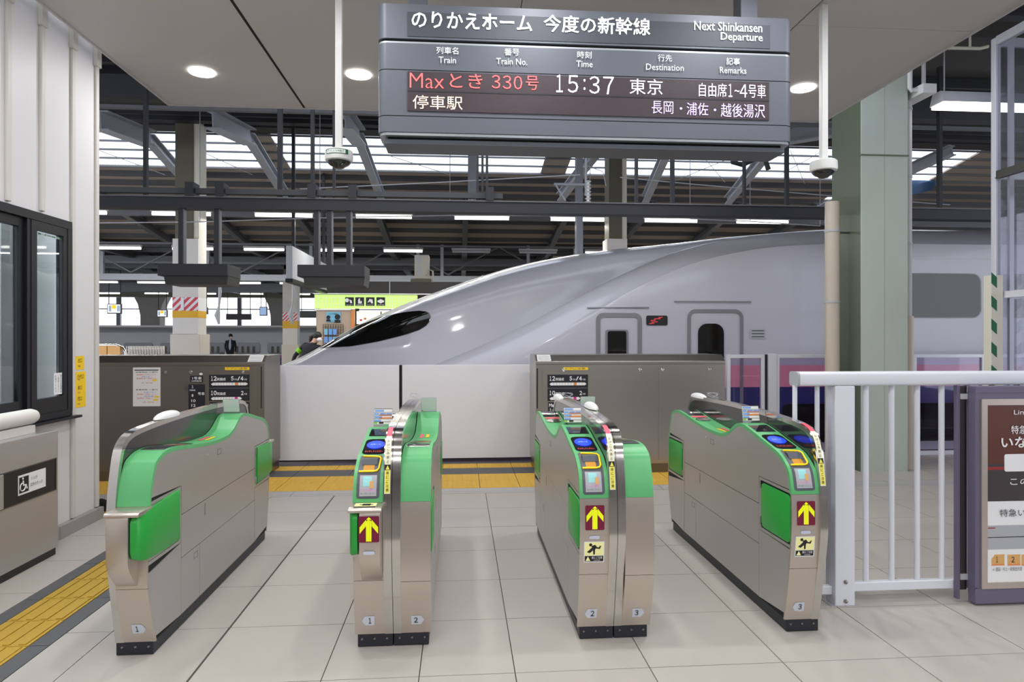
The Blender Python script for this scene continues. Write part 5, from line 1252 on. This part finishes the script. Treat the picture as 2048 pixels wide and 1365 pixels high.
for (u0, v0, u1, v1) in ((190, 298, 330, 350), (396, 300, 505, 350), (1395, 300, 1450, 365), (1350, 362, 1500, 300), (1580, 300, 1610, 368), (1560, 350, 1640, 305), (780, 312, 900, 350)):
    n += 1; b = MB(); b.tube([PY(u0, v0, 14.1), PY(u1, v1, 14.1)], .007, 5)
    solo('bracing_rod', b, M['labelgrey'], '%s thin diagonal bracing rod in front of the skylight strips, from the left' % ORD[[0, 1, 4, 3, 6, 5, 2][n - 1]], 'rod', 'bracing rods')
# insulator strings
for (u, v, L_, lab) in ((1176, 385, .32, 'white ribbed insulator beside the pale steel mast'), (1150, 560, .01, '')):
    if not lab: continue
    p = PY(u, v, 9.6); prof = []
    for k in range(7): prof += [(.018, -.16 + k * .05), (.05, -.14 + k * .05), (.018, -.125 + k * .05)]
    INS = (prof, p)
p = PY(1165, 345, 9.6)
b = MB(); b.tube([(p[0] - .42, 9.6, p[2] - .18), (p[0] + .05, 9.6, p[2] - .18)], .02, 8); b.tube([(p[0] + .05, 9.6, p[2] - .34), (p[0] + .05, 9.6, p[2] + .5)], .018, 8); b.tube([(p[0] - .4, 9.6, p[2] - .18), (p[0] - .25, 9.6, p[2] - .42)], .014, 8); b.tube([(p[0] + .05, 9.6, p[2] + .1), (p[0] + .3, 9.6, p[2] + .02), (p[0] + .35, 9.6, p[2] - .2)], .006, 6)
b.tube([(p[0] + .05, 9.6, p[2] + .5), (p[0] + .05, 9.6, 5.20)], .012, 6)
t = thing('insulator_bracket', 'pale pipe bracket with a white ribbed insulator under the skylight', 'bracket', (p[0], 9.6, p[2] - .4)); part('bracket_pipe', b, M['lightbeam'], t)
b = MB(); b.lathe(*INS, 14); part('insulator', b, M['white'], t, smooth=True)
b = MB(); a = PY(1465, 320, 9.0); b.tube([PY(1440, 292, 9), PY(1462, 302, 9), PY(1466, 325, 9), PY(1485, 330, 9), PY(1510, 318, 9), PY(1530, 318, 9), PY(1537, 340, 9)], .035, 10); b.tube([PY(1500, 310, 9), PY(1520, 300, 9), PY(1518, 285, 9), (PY(1518, 285, 9)[0], 9, 4.60)], .02, 8); b.tube([PY(1440, 292, 9), (PY(1440, 292, 9)[0], 9, 4.60)], .02, 8)
solo('cable_bundle', b, M['darkbeam'], 'looping dark cable bundle under the right end of the departure board', 'cable', smooth=True)
b = MB(); b.tube([PY(1120, 330, 9.2), PY(1170, 318, 9.2)], .015, 6)

# two dark hanging signs seen edge on, under the beam
def hsign(xa, xb, label, ups, deep=.5):
    t = thing('hanging_sign', label, 'sign', ((xa + xb) / 2, 8.6, 2.15))
    b = MB(); b.box(xa, xb, 8.5, 8.5 + deep, 2.26, 2.41); part('upper_case', b, M['darkbeam'], t, bevel=.006)
    b = MB(); b.prism([(xa + .07, 2.26), (xb, 2.26), (xb - .015, 2.155), (xa + .085, 2.155)], 'y', 8.52, 8.48 + deep); part('lower_case', b, M['kioskblack'], t)
    for x in ups:
        b = MB(); b.box(x - .032, x + .032, 8.55, 8.63, 2.41, 3.10); part('hanger', b, M['greybeam'], t); b = MB(); b.box(x - .036, x + .02, 8.548, 8.55, 2.41, 3.10); part('hanger_face', b, M['darkbeam'], t)
hsign(-3.715, -2.876, 'dark hanging sign box left of the striped column', (-3.45, -3.02))
hsign(-2.03, -1.20, 'dark hanging sign box above the green lit kiosk', (-1.80, -1.40, -1.64))
# long sign along the platform, seen from its end
xs = PY(572, 500, 13.0)[0]
t = thing('platform_sign', 'long pale hanging sign board running away above the far platform', 'sign', (xs, 14.5, 2.6))
b = MB(); b.box(xs, xs + .12, 13.0, 16.3, 2.62, 3.25); part('case', b, M['labelgrey'], t, bevel=.01)
b = MB(); b.box(xs - .01, xs + .13, 12.99, 16.31, 2.55, 2.62); part('bottom_edge', b, M['black'], t)
b = MB(); b.box(xs + .03, xs + .09, 13.3, 13.36, 3.25, 5.70); b.box(xs + .03, xs + .09, 16.2, 16.26, 3.25, 5.42); part('hanger', b, M['darkbeam'], t)

# ------------------------------------------------------------------ rows of fluorescent tubes
def tubelamp(x, y, z, label, group, L_=1.13, on=True):
    t = thing('fluorescent_lamp', label, 'lamp', (x, y, z), group)
    b = MB(); b.tube([(x, y, z), (x + L_, y, z)], .035, 10); part('glowing_tube', b, M['tube'] if on else M['labelgrey'], t, smooth=True)
    b = MB(); b.box(x - .02, x + L_ + .02, y - .05, y + .05, z + .04, z + .10); part('housing', b, M['housing'], t)
    return t
def lrow(y, z, x0, n, pitch, gname, off=(), L_=1.13):
    src = tubelamp(x0, y, z, 'leftmost lamp of the %s' % gname, gname, L_)
    k2 = 0
    for k in range(1, n):
        lab = '%s lamp from the left in the %s' % (ORD[k] if k < len(ORD) else 'far right', gname)
        if k in off: tubelamp(x0 + k * pitch, y, z, ('unlit ' + lab).replace(' from the left', ''), gname, L_, False)
        else: dup(src, (x0 + k * pitch, y, z), lab)
lrow(13.9, 3.99, -8.19, 9, 2.02, 'nearest row of lit tubes over the far platform')
lrow(20, 4.07, -12.35, 11, 2.02, 'second row of lit tubes over the far platform', off=(6, 7))
lrow(29, 3.80, -15.4, 9, 1.94, 'third row of tubes, small in the distance')
lrow(37.2, 3.86, -19.4, 8, 2.5, 'farthest row of tubes before the bright windows', L_=1.2)
for (y, z) in ((13.9, 4.13), (20, 4.2), (29, 3.93), (37.2, 3.98)):
    struct('lamp_rail', MB().box(-24, 16, y - .03, y + .03, z, z + .05), M['greybeam'])
struct('roof_girder', MB().box(-26, 20, 22.3, 22.5, 3.35, 3.55), M['lightbeam']); struct('roof_girder', MB().box(-26, 20, 22.4, 22.5, 3.9, 3.96), M['greybeam'])
for x in (-11.5, -8.2, -4.9, -1.4, -.6, 2.3, 3.9, 5.6):
    struct('canopy_upright', MB().box(x - .05, x + .05, 22.36, 22.46, 3.55, 4.6), M['lightbeam'])
for x in (-14, -10.6, -7.2, -3.8, -.4, 3.0): struct('canopy_brace', MB().beam((x, 22.4, 3.6), (x + 1.7, 22.4, 4.55), .04, .04), M['greybeam']); struct('canopy_brace', MB().beam((x + 3.4, 22.4, 3.6), (x + 1.7, 22.4, 4.55), .04, .04), M['greybeam'])
for y in (18, 24, 26): struct('roof_girder', MB().box(-26, 22, y, y + .15, rz(y) - .5, rz(y) - .28), M['greybeam'])
struct('roof_girder', MB().box(-26, 22, 31, 31.3, 3.55, 3.95), M['greybeam'])
# ------------------------------------------------------------------ columns on the far platforms
def fcol(x0, x1, y, top, label, zw=4.05, s0=2.0, s1=2.16, s2=2.52, boxz=1.58):
    t = thing('striped_column', label, 'column', ((x0 + x1) / 2, y + .3, 0)); d = .40
    xm_ = x1 - .10
    b = MB(); b.box(x0 + .04, xm_, y, y + d, zw, top); part('upper_shaft', b, M['olive'], t)
    b = MB(); b.box(xm_, x1, y + .02, y + d, zw, top); part('upper_flange', b, M['cream'], t)
    b = MB(); b.box(x0, x1, y - .02, y + d, boxz, zw); part('white_casing', b, M['colwhite'], t)
    b = MB(); b.box(x0 - .03, x1 + .05, y - .06, y + d + .05, 0, boxz); part('base_box', b, M['colbox'], t, bevel=.01)
    b = MB(); b.box(x0 - .003, x1 + .003, y - .024, y + d, s0, s1); part('yellow_band', b, M['stripe_y'], t)
    b = MB(); b.box(x0 - .003, x1 + .003, y - .024, y + d, s1, s2); rb_ = part('stripe_band', b, M['white'], t)
    W_ = x1 - x0; k = -s2 + s1
    while k < W_:
        pts = []; h = s2 - s1; w_ = .07
        for (px_, pz_) in ((k, 0), (k + w_, 0), (k + w_ + h, h), (k + h, h)): pts.append((px_, pz_))
        # clip in x
        def clip(ps, lim, keep):
            out = []
            for i in range(len(ps)):
                a, c = ps[i], ps[(i + 1) % len(ps)]; ia, ic = keep(a[0]), keep(c[0])
                if ia: out.append(a)
                if ia != ic: t_ = (lim - a[0]) / (c[0] - a[0]); out.append((lim, a[1] + (c[1] - a[1]) * t_))
            return out
        pts = clip(clip(pts, 0, lambda x: x >= 0), W_, lambda x: x <= W_) if True else pts
        if len(pts) > 2:
            b = MB(); b.prism([(x0 + p[0], s1 + p[1]) for p in pts], 'y', y - .028, y - .024); part('red_stripe', b, M['stripe_r'], rb_)
        k += .14
    return t
c_ = fcol(PY(346, 600, 13.2)[0], PY(397, 600, 13.2)[0], 13.2, 5.8, 'big column with red and yellow safety stripes beyond the left hanging sign', zw=PY(370, 478, 13.2)[2], s0=PY(370, 636, 13.2)[2], s1=PY(370, 622, 13.2)[2], s2=PY(370, 595, 13.2)[2], boxz=PY(370, 669, 13.2)[2])
b = MB(); b.box(PY(361, 600, 13.15)[0], PY(367, 600, 13.15)[0], 13.16, 13.172, PY(361, 621, 13.15)[2], PY(361, 595, 13.15)[2]); part('small_notice', b, M['white'], c_)
fcol(-6.75, -6.20, 26, 4.6, 'slimmer striped column farther back beside the platform sign', zw=3.9, s0=1.84, s1=2.12, s2=2.45, boxz=1.22)
fcol(PY(1214, 400, 13.2)[0], PY(1254, 400, 13.2)[0], 13.2, 5.8, 'striped column rising behind the train nose, under the departure board', zw=PY(1230, 478, 13.2)[2])
for (u, lab) in ((1130, 'pale column behind the train nose, right of the tubes'),):
    p = PY(u, 500, 24); b = MB(); b.box(p[0] - .45, p[0] + .45, 24, 24.5, 0, 4.6); solo('pale_column', b, M['cream'], lab, 'column')
# ------------------------------------------------------------------ far window wall
fw = MB(); fw.box(-34, 30, 46, 46.3, -1.3, 1.4); far = struct('wall_far', fw, M['concrete'])
struct('wall_head', MB().box(-34, 30, 46, 46.3, 4.35, 5.2), M['darkbeam'], far)
for k in range(24):
    x = -33 + k * 2.6
    struct('window_post', MB().box(x - .13, x + .13, 46, 46.2, 1.4, 4.35), M['greybeam'], far)
for z in (2.10, 3.35): struct('window_rail', MB().box(-34, 30, 46.02, 46.14, z, z + .07), M['greybeam'], far)
for u in (300, 560, 1000):
    p = PY(u, 600, 44); x = p[0]
    b = MB(); b.prism([(x - 1.1, 4.3), (x - .75, 3.6), (x - .6, 2.9), (x - .55, 0), (x + .55, 0), (x + .6, 2.9), (x + .75, 3.6), (x + 1.1, 4.3)], 'y', 44, 44.8)
    solo('concrete_pier', b, M['concrete'], 'flared concrete pier before the bright windows, %s' % {300: 'left of the big striped column', 560: 'beside the slim striped column', 1000: 'hidden behind the train nose'}[u], 'pier', 'flared concrete piers')
struct('roof_girder', MB().box(-34, 30, 43, 43.4, 4.0, 4.35), M['olive'])
# ------------------------------------------------------------------ small displays hanging in the distance
def hang(u0, v0, u1, v1, Y, m, label, cat='display', extra=None, top=4.0):
    a, c = PY(u0, v0, Y), PY(u1, v1, Y); t = thing('hanging_display', label, cat, ((a[0] + c[0]) / 2, Y, c[2]))
    b = MB(); b.box(a[0], c[0], Y, Y + .12, c[2], a[2]); part('case', b, M['black'], t)
    b = MB(); b.box(a[0] + .03, c[0] - .03, Y - .01, Y, c[2] + .04, a[2] - .03); sc_ = part('screen', b, M[m], t)
    if extra:
        w_ = c[0] - a[0]; b = MB(); b.box(a[0] + w_ * .35, a[0] + w_ * .65, Y - .015, Y - .01, (a[2] + c[2]) / 2, a[2] - .05); part('yellow_field', b, M[extra], sc_)
        for k in (.15, .25, .75, .85): 
            b = MB(); b.box(a[0] + w_ * k, a[0] + w_ * (k + .05), Y - .015, Y - .01, c[2] + .1, a[2] - .08); part('dark_field', b, M['bluep'], sc_)
    for x in (a[0] + .05, c[0] - .05):
        b = MB(); b.tube([(x, Y + .06, a[2]), (x, Y + .06, rz(Y))], .02, 6); part('hanger', b, M['darkbeam'], t)
    return t
M['screenlit'] = mat('screen_lit', (236, 238, 246), .4, emit=.8); M['screenyel'] = mat('screen_yellow', (250, 200, 40), .4, emit=.8); M['screenblue'] = mat('screen_blue', (150, 176, 214), .4, emit=.6)
hang(214, 608, 242, 628, 30, 'screenlit', 'small lit display with yellow centre, leftmost in the distance', extra='screenyel')
hang(314, 620, 334, 635, 34, 'screenlit', 'small lit display just left of the big striped column', extra='screenyel')
hang(519, 614, 534, 632, 31, 'screenblue', 'small pale blue display before the bright windows')
hang(452, 628, 502, 640, 32, 'kioskblack', 'wide black hanging sign before the bright windows', 'sign')
hang(396, 615, 415, 629, 30, 'inkgrey', 'small grey hanging sign right of the big striped column', 'sign')
hang(600, 622, 632, 636, 30, 'inkgrey', 'grey hanging sign between slim column and kiosk', 'sign')
for k, u in enumerate((438, 585)):
    b = MB(); p = PY(u, 620, 19); b.tube([(p[0], 19, rz(19)), (p[0], 19, p[2] + .9)], .02, 6); b.tube([(p[0], 19, p[2] + .9), (p[0] + .03, 19, p[2] + .5), (p[0], 19, p[2] + .1), (p[0] - .05, 19, p[2] - .15), (p[0], 19, p[2] - .4)], [.02, .05, .03, .08, .03], 8)
    solo('hanging_rope', b, M['labelgrey'], ['ragged grey cord hanging over the far platform', 'ragged grey cord hanging before the slim striped column'][k], 'cord')
# ------------------------------------------------------------------ bench screen and lattice on the far platform
a, c = PY(150, 693, 14.2), PY(252, 712, 14.2)
t = thing('wood_partition', 'low wooden partition with chrome edge above the left housing', 'partition', ((a[0] + c[0]) / 2, 14.2, 0))
xm2 = PY(214, 700, 14.2)[0]
for (x0, x1) in ((a[0] - .5, xm2 - .01), (xm2 + .01, c[0] - .12)):
    b = MB(); b.box(x0, x1, 14.2, 14.28, 0, a[2]); part('panel', b, M['peach'], t)
b = MB(); b.tube([(a[0] - .5, 14.24, a[2] + .02), (c[0] - .2, 14.24, a[2] + .02), (c[0] - .08, 14.24, a[2] - .03), (c[0] - .02, 14.24, a[2] - .14), (c[0], 14.24, 0)], .035, 10); part('chrome_edge', b, M['polish'], t, smooth=True)
a, c = PY(252, 693, 16), PY(325, 712, 16)
t = thing('lattice_screen', 'pale lattice screen on the far platform right of the wooden partition', 'screen', ((a[0] + c[0]) / 2, 16, 0))
b = MB(); k = 0
while k < c[0] - a[0]: b.box(a[0] + k, a[0] + k + .02, 16, 16.02, 0, a[2]); k += .06
k = 0
while k < a[2]: b.box(a[0], c[0], 16.02, 16.03, k, k + .02); k += .06
part('lattice', b, M['labelgrey'], t); b = MB(); b.box(a[0], c[0], 16.1, 16.12, 0, a[2]); part('backing', b, M['colbox'], t)
# ------------------------------------------------------------------ kiosk
KY = 16.6
kx0 = PY(634, 600, KY)[0]; kx1 = 3.2
t = thing('kiosk', 'platform kiosk with lime green lit sign band behind the train nose', 'kiosk', ((kx0 + kx1) / 2, KY + 1, 0))
def kz(v): return PY(700, v, KY)[2]
b = MB(); b.box(kx0, kx1, KY + .05, KY + 2.4, kz(590), kz(563)); part('fascia', b, M['kioskblack'], t)
for u in (779,): b = MB(); x = PY(u, 575, KY)[0]; b.box(x - .01, x + .01, KY + .04, KY + .05, kz(590), kz(563)); part('fascia_joint', b, M['labelgrey'], t)
b = MB(); b.box(kx0 - .08, kx1, KY - .02, KY + .06, kz(589), kz(587)); part('trim_strip', b, M['white'], t)
kg1 = PY(834, 600, KY)[0]
b = MB(); b.box(kx0 - .06, kg1, KY, KY + .25, kz(617), kz(590)); gs = part('lit_sign_band', b, M['limegreen'], t)
x = kx0 - .06
while x < kg1:
    b = MB(); b.box(x, x + .008, KY - .003, KY, kz(617), kz(590)); part('tile_line', b, M['white'], gs); x += .075
for zz in (597, 604, 611): b = MB(); b.box(kx0 - .06, kg1, KY - .003, KY, kz(zz), kz(zz) + .008); part('tile_line', b, M['white'], gs)
for k, u in enumerate((690.5, 711, 732, 753)):
    p = PY(u + 8.5, 603.5, KY - .004); ic = MB(); ic.box(p[0] - .105, p[0] + .105, KY - .01, KY - .003, p[2] - .105, p[2] + .105); icp = part('icon_plate', ic, M['ink'], gs)
    q = MB(); y_ = KY - .012
    if k == 0: q.prism([(p[0] - .06 + .05 * math.cos(a), p[2] + .03 + .05 * math.sin(a)) for a in [j * .5 for j in range(12)]], 'y', y_, y_ + .003); q.prism([(p[0] + .02, p[2] - .04), (p[0] + .07, p[2] - .04), (p[0] + .05, p[2] + .03), (p[0], p[2] + .05)], 'y', y_, y_ + .003)
    elif k == 1: q.prism([(p[0] - .04, p[2] - .05), (p[0] - .04, p[2] + .03), (p[0] - .015, p[2] + .08), (p[0] + .005, p[2] + .08), (p[0] + .01, p[2] + .0), (p[0] + .05, p[2] + .02), (p[0] + .05, p[2] - .05)], 'y', y_, y_ + .003)
    elif k == 2: q.prism([(p[0] - .07, p[2] - .03), (p[0] - .01, p[2] + .07), (p[0] + .02, p[2] + .05), (p[0] + .05, p[2] + .06), (p[0] + .07, p[2] - .04), (p[0] + .03, p[2] - .05), (p[0], p[2])], 'y', y_, y_ + .003)
    else: q.prism([(p[0] - .08, p[2] + .02), (p[0], p[2] + .06), (p[0] + .08, p[2] + .02), (p[0] + .08, p[2] - .01), (p[0], p[2] - .05), (p[0] - .08, p[2] - .01)], 'y', y_, y_ + .003)
    part('icon_shape', q, M['white'], icp)
    text(['おにぎり', 'お飲み物', 'サンドイッチ', 'お弁当'][k], (p[0], KY - .0125, p[2] - .08), .15, .03, M['white'], icp)
kw1 = PY(702, 650, KY)[0]; 
b = MB(); b.box(kx0 - .02, kw1, KY + .06, KY + .2, 0, kz(619)); part('wood_panel', b, M['wood'], t)
b = MB(); b.box(kx0 - .06, kw1 + .02, KY + .02, KY + .10, kz(621), kz(618)); part('shelf_edge', b, M['white'], t)
b = MB(); b.box(kw1, kw1 + .07, KY + .02, KY + .2, 0, kz(619)); part('door_jamb', b, M['orangep'], t)
b = MB(); b.box(kw1 + .09, kx1, KY + .3, KY + .34, kz(648), kz(622)); ml = part('menu_light', b, M['menulit'], t)
b = MB(); x = PY(758, 640, KY)[0]; b.box(x, x + .03, KY + .28, KY + .3, kz(648), kz(622)); part('divider', b, M['inkgrey'], ml)
for k in range(7):
    b = MB(); p = (kw1 + .2 + k * .1, kz(640) + .04 * math.sin(k * 2)); b.prism([(p[0] + .035 * math.cos(a), p[1] + .03 * math.sin(a)) for a in [j * .7 for j in range(9)]], 'y', KY + .285, KY + .3); part('menu_picture', b, M['orangep'] if k % 2 else M['redtape'], ml)
b = MB(); b.box(kw1 + .09, kx1, KY + .3, KY + .34, 0, kz(648)); part('dark_interior', b, M['kioskblack'], t)
a, c = PY(651, 624, KY), PY(681, 645, KY); b = MB(); b.box(a[0], c[0], KY + .045, KY + .06, c[2], a[2]); pb = part('blue_notice', b, M['posterblue'], t)
for (x, z, r) in ((a[0] + .06, c[2] + .12, .05), (c[0] - .08, c[2] + .13, .07)):
    b = MB(); b.prism([(x + r * math.cos(j), z + r * math.sin(j)) for j in [k * .6 for k in range(10)]], 'y', KY + .04, KY + .045); b.box(x - r, x + r, KY + .04, KY + .045, z - r * 2, z - r * 1.0); part('head_picture', b, M['ink'], pb)
text('マスクの着用を', ((a[0] + c[0]) / 2, KY + .039, a[2] - .05), .22, .035, M['ink'], pb); text('お願いします', ((a[0] + c[0]) / 2, KY + .039, c[2] + .025), .28, .03, M['ink'], pb)
# wire rack with hanging packets
a, c = PY(646, 649, KY), PY(686, 712, KY)
t = thing('wire_rack', 'black wire rack with small blue packets on the kiosk wood wall', 'rack', ((a[0] + c[0]) / 2, KY, c[2]))
for k in range(9): x = a[0] + (c[0] - a[0]) * k / 8; b = MB(); b.box(x - .005, x + .005, KY + .02, KY + .03, c[2], a[2]); part('rack_wire', b, M['black'], t)
for k in range(12): z = c[2] + (a[2] - c[2]) * k / 11; b = MB(); b.box(a[0], c[0], KY + .015, KY + .02, z - .004, z + .004); part('rack_wire', b, M['black'], t)
n = 0
for (r, zt) in enumerate((657, 673, 687)):
    for k in range(4):
        x = a[0] + .03 + k * .105 if r < 3 else 0
        if r == 0 and k == 3: continue
        z = kz(zt + 13); n += 1
        b = MB(); b.prism(rrect(x, x + .085, z, z + .145, .01, 2), 'y', KY - .002, KY + .014)
        solo('hanging_packet', b, M['bluep'] if (k + r) % 3 else M['posterblue'], '%s packet from the left in the %s row of the kiosk rack' % (ORD[k], ['top', 'middle', 'bottom'][r]), 'packet', 'packets on the kiosk rack')
# air conditioner on the kiosk roof
a, c = PY(829, 510, KY + 1), PY(858, 558, KY + 1)
t = thing('outdoor_unit', 'beige air conditioner outdoor unit standing on the kiosk roof', 'air conditioner', ((a[0] + c[0]) / 2, KY + 1.2, kz(563)))
b = MB(); b.box(a[0], c[0], KY + 1, KY + 1.35, c[2], a[2]); ub = part('case', b, M['beigeac'], t, bevel=.015)
b = MB(); w_ = c[0] - a[0]; b.box(a[0] + w_ * .15, a[0] + w_ * .42, KY + .99, KY + 1, c[2] + .08, c[2] + .32); b.box(a[0] + w_ * .15, a[0] + w_ * .42, KY + .99, KY + 1, c[2] + .38, a[2] - .06); part('grille', b, M['labelgrey'], ub)
b = MB(); b.box(a[0] - .1, c[0] + .06, KY + .98, KY + 1.4, kz(563) + .006, c[2]); part('mount', b, M['olive'], t)
b = MB(); b.tube([(c[0] - .08, KY + .97, c[2] + .1), (c[0], KY + .97, c[2] + .24), (c[0] + .1, KY + .97, c[2] + .2), (c[0] + .12, KY + .97, kz(563))], .025, 8); part('hose', b, M['beigeac'], t, smooth=True)
b = MB(); p = PY(965, 550, KY); b.box(p[0], p[0] + .6, KY + .8, KY + 1.3, kz(563), kz(543)); solo('roof_box', b, M['beigeac'], 'beige equipment box on the kiosk roof just above the train nose', 'box', bevel=.01)

# ------------------------------------------------------------------ people
def skinbody(name, verts, edges, parent, mats, pick, sub=2):
    off = wloc(parent)
    me = bpy.data.meshes.new(name); me.from_pydata([tuple(Vector(v[:3]) - off) for v in verts], edges, []); o = bpy.data.objects.new(name, me); COL.objects.link(o)
    m = o.modifiers.new('skin', 'SKIN'); m.use_smooth_shade = True
    for i, v in enumerate(verts): me.skin_vertices[0].data[i].radius = (v[3], v[4])
    me.skin_vertices[0].data[0].use_root = True
    s_ = o.modifiers.new('sub', 'SUBSURF'); s_.levels = sub; s_.render_levels = sub
    dg = bpy.context.evaluated_depsgraph_get(); me2 = bpy.data.meshes.new_from_object(o.evaluated_get(dg)); bpy.data.objects.remove(o); bpy.data.meshes.remove(me)
    me2.materials.clear()
    for mm in mats: me2.materials.append(mm)
    for p in me2.polygons: c = p.center + off; p.material_index = pick(c); p.use_smooth = True
    o = bpy.data.objects.new(name, me2); COL.objects.link(o); o.parent = parent; return o
def person(x, y, label, h=1.68, lean=0.0, face=1, bag=False, pony=False, band=False, mask=True, shirt=True):
    t = thing('person', label, 'person', (x, y, 0)); k = h / 1.70
    L_ = lean
    def q(dx, dy, z, r1, r2=None): 
        s_ = max(0, z - .92) * L_; return (x + (dx + s_) * k, y + dy * k, z * k * 1 - max(0, z - .92) * abs(L_) * .25 * k, r1 * k, (r2 or r1) * k)
    V = [q(0, 0, .95, .16, .11), q(0, 0, 1.15, .145, .10), q(0, 0, 1.36, .17, .10), q(0, 0, 1.46, .07, .07), q(0, 0, 1.52, .055, .06), q(.015 * face, -.01, 1.62, .085, .10), q(.01 * face, 0, 1.69, .06, .07),
         q(-.19, 0, 1.40, .06, .06), q(-.24, .0, 1.14, .048, .048), q(-.20 + .04 * face, -.06, .92, .036, .036), q(-.19 + .05 * face, -.08, .82, .034, .022),
         q(.19, 0, 1.40, .06, .06), q(.24, 0, 1.14, .048, .048), q(.20 + .05 * face, -.10, .94, .036, .036), q(.20 + .06 * face, -.12, .84, .034, .022),
         q(-.09, 0, .86, .095, .09), q(-.10, 0, .48, .068, .07), q(-.10, .02, .09, .048, .05), q(-.10, -.10, .04, .045, .035),
         q(.09, 0, .86, .095, .09), q(.10, 0, .48, .068, .07), q(.10, .02, .09, .048, .05), q(.10, -.10, .04, .045, .035)]
    E_ = [(0, 1), (1, 2), (2, 3), (3, 4), (4, 5), (5, 6), (2, 7), (7, 8), (8, 9), (9, 10), (2, 11), (11, 12), (12, 13), (13, 14), (0, 15), (15, 16), (16, 17), (17, 18), (0, 19), (19, 20), (20, 21), (21, 22)]
    hd = V[5]
    def pick(c):
        z = c.z / k
        if z > V[3][2] / k + .03: return 1
        if abs(c.x - x) > .16 * k and z < .90: return 1
        if shirt and abs(c.x - V[2][0]) < .045 * k and c.y < y - .05 * k and z > 1.0: return 2
        return 0
    bdy = skinbody('body', V, E_, t, [M['suit'], M['skin'], M['shirt']], pick)
    hx, hy, hz = hd[0], hd[1], hd[2]
    b = MB(); b.ball((hx - .015 * face * k, hy + .02 * k, hz + .045 * k), .098 * k, .105 * k, .10 * k, 16, 10); part('hair', b, M['hair'], t, smooth=True)
    if pony: b = MB(); b.tube([(hx - .09 * face * k, hy + .05, hz + .06 * k), (hx - .17 * face * k, hy + .06, hz + .01 * k), (hx - .2 * face * k, hy + .06, hz - .12 * k)], [.03, .05, .015], 10); part('ponytail', b, M['hair'], t, smooth=True)
    if mask: b = MB(); b.ball((hx + .045 * face * k, hy - .065 * k, hz - .04 * k), .055 * k, .05 * k, .045 * k, 12, 8); part('face_mask', b, M['mask'], t, smooth=True)
    b = MB(); b.ball((hx + .10 * face * k, hy - .03 * k, hz + .0 * k), .018 * k, .018 * k, .026 * k, 8, 6); part('nose', b, M['skin'], t, smooth=True)
    if band: b = MB(); a_ = Vector(V[7][:3]); c_ = Vector(V[8][:3]); b.tube([a_.lerp(c_, .3), a_.lerp(c_, .62)], .07 * k, 14); part('armband', b, M['armband'], t, smooth=True)
    return t
p = PY(461, 676, 30.5)
person(p[0], 30.5, 'person in dark suit and white mask looking down on the far platform', h=1.60)
b = MB(); b.box(p[0] - .42, p[0] - .22, 30.3, 30.42, .42, .80); b.tube([(p[0] - .37, 30.36, .80), (p[0] - .32, 30.36, .86), (p[0] - .27, 30.36, .80)], .01, 6); solo('briefcase', b, M['black'], 'dark bag held by the person in the suit', 'bag')
p = PY(600, 676, 15.0)
person(p[0], 15.0, 'person with black ponytail and green armband leaning forward beside the kiosk', h=1.66, lean=.55, pony=True, band=True, shirt=False)

# ------------------------------------------------------------------ lamp, junction box, conduit and dark roof at the upper right
zl = PY(1930, 190, 7.0)[2]
a = PY(1878, 190, 7.0); 
t = thing('ceiling_lamp', 'bright long white fluorescent fixture beside the right glass tower', 'lamp', (a[0] + .6, 7.0, zl - .1))
b = MB(); b.prism([(6.93, zl - .10), (6.96, zl - .01), (6.98, zl + .03), (7.10, zl + .03), (7.12, zl - .01), (7.15, zl - .10)], 'x', a[0], a[0] + 1.25); part('housing', b, M['alu'], t)
b = MB(); b.box(a[0] + .02, a[0] + 1.23, 6.935, 7.145, zl - .13, zl - .10); part('diffuser', b, M['tube'], t)
b = MB(); b.tube([(a[0] + .1, 7.05, zl + .03), (a[0] + .1, 7.05, 5.0)], .008, 6); b.tube([(a[0] + 1.1, 7.05, zl + .03), (a[0] + 1.1, 7.05, 5.0)], .008, 6); part('suspension_rod', b, M['labelgrey'], t)
a2, c2 = PY(1846, 166, 6.9), PY(1874, 186, 6.9)
t = thing('junction_box', 'small white junction box on conduit left of the bright fixture', 'box', ((a2[0] + c2[0]) / 2, 7.0, c2[2]))
b = MB(); b.box(a2[0], c2[0], 6.9, 7.3, c2[2], a2[2]); part('box', b, M['cctv'], t, bevel=.006)
xm3 = (a2[0] + c2[0]) / 2; b = MB(); b.tube([(xm3, 7.0, a2[2]), (xm3, 7.0, 5.0)], .022, 10); part('conduit', b, M['pipewhite'], t, smooth=True)
b = MB(); b.tube([(a2[0], 7.0, c2[2] + .06), (a2[0] - .06, 7.0, c2[2] + .06), (a2[0] - .08, 7.0, c2[2] + .08), (a2[0] - .08, 7.0, 5.0)], .025, 10); part('elbow_pipe', b, M['cctv'], t, smooth=True)
struct('ceiling_3', MB().box(3.95, 16, -6, 7.4, 5.05, 5.15), M['darkroof'])
for y in (5.4, 6.3): struct('roof_joist', MB().box(3.95, 12, y, y + .12, 4.75, 5.05), M['darkbeam'])
b = MB(); b.tube([PY(1895, 96, 6.8), PY(1960, 97, 6.8), PY(1976, 93, 6.8)], .018, 8); q_ = PY(1940, 96, 6.8); b.tube([q_, (q_[0], 6.8, 5.05)], .012, 8); solo('sprinkler_pipe', b, M['cream'], 'thin cream pipe under the dark roof at the upper right', 'pipe', smooth=True)
struct('ceiling_4', MB().box(-14, -2.9, -6, 7.4, 5.0, 5.1), M['darkroof'])

flush_text()
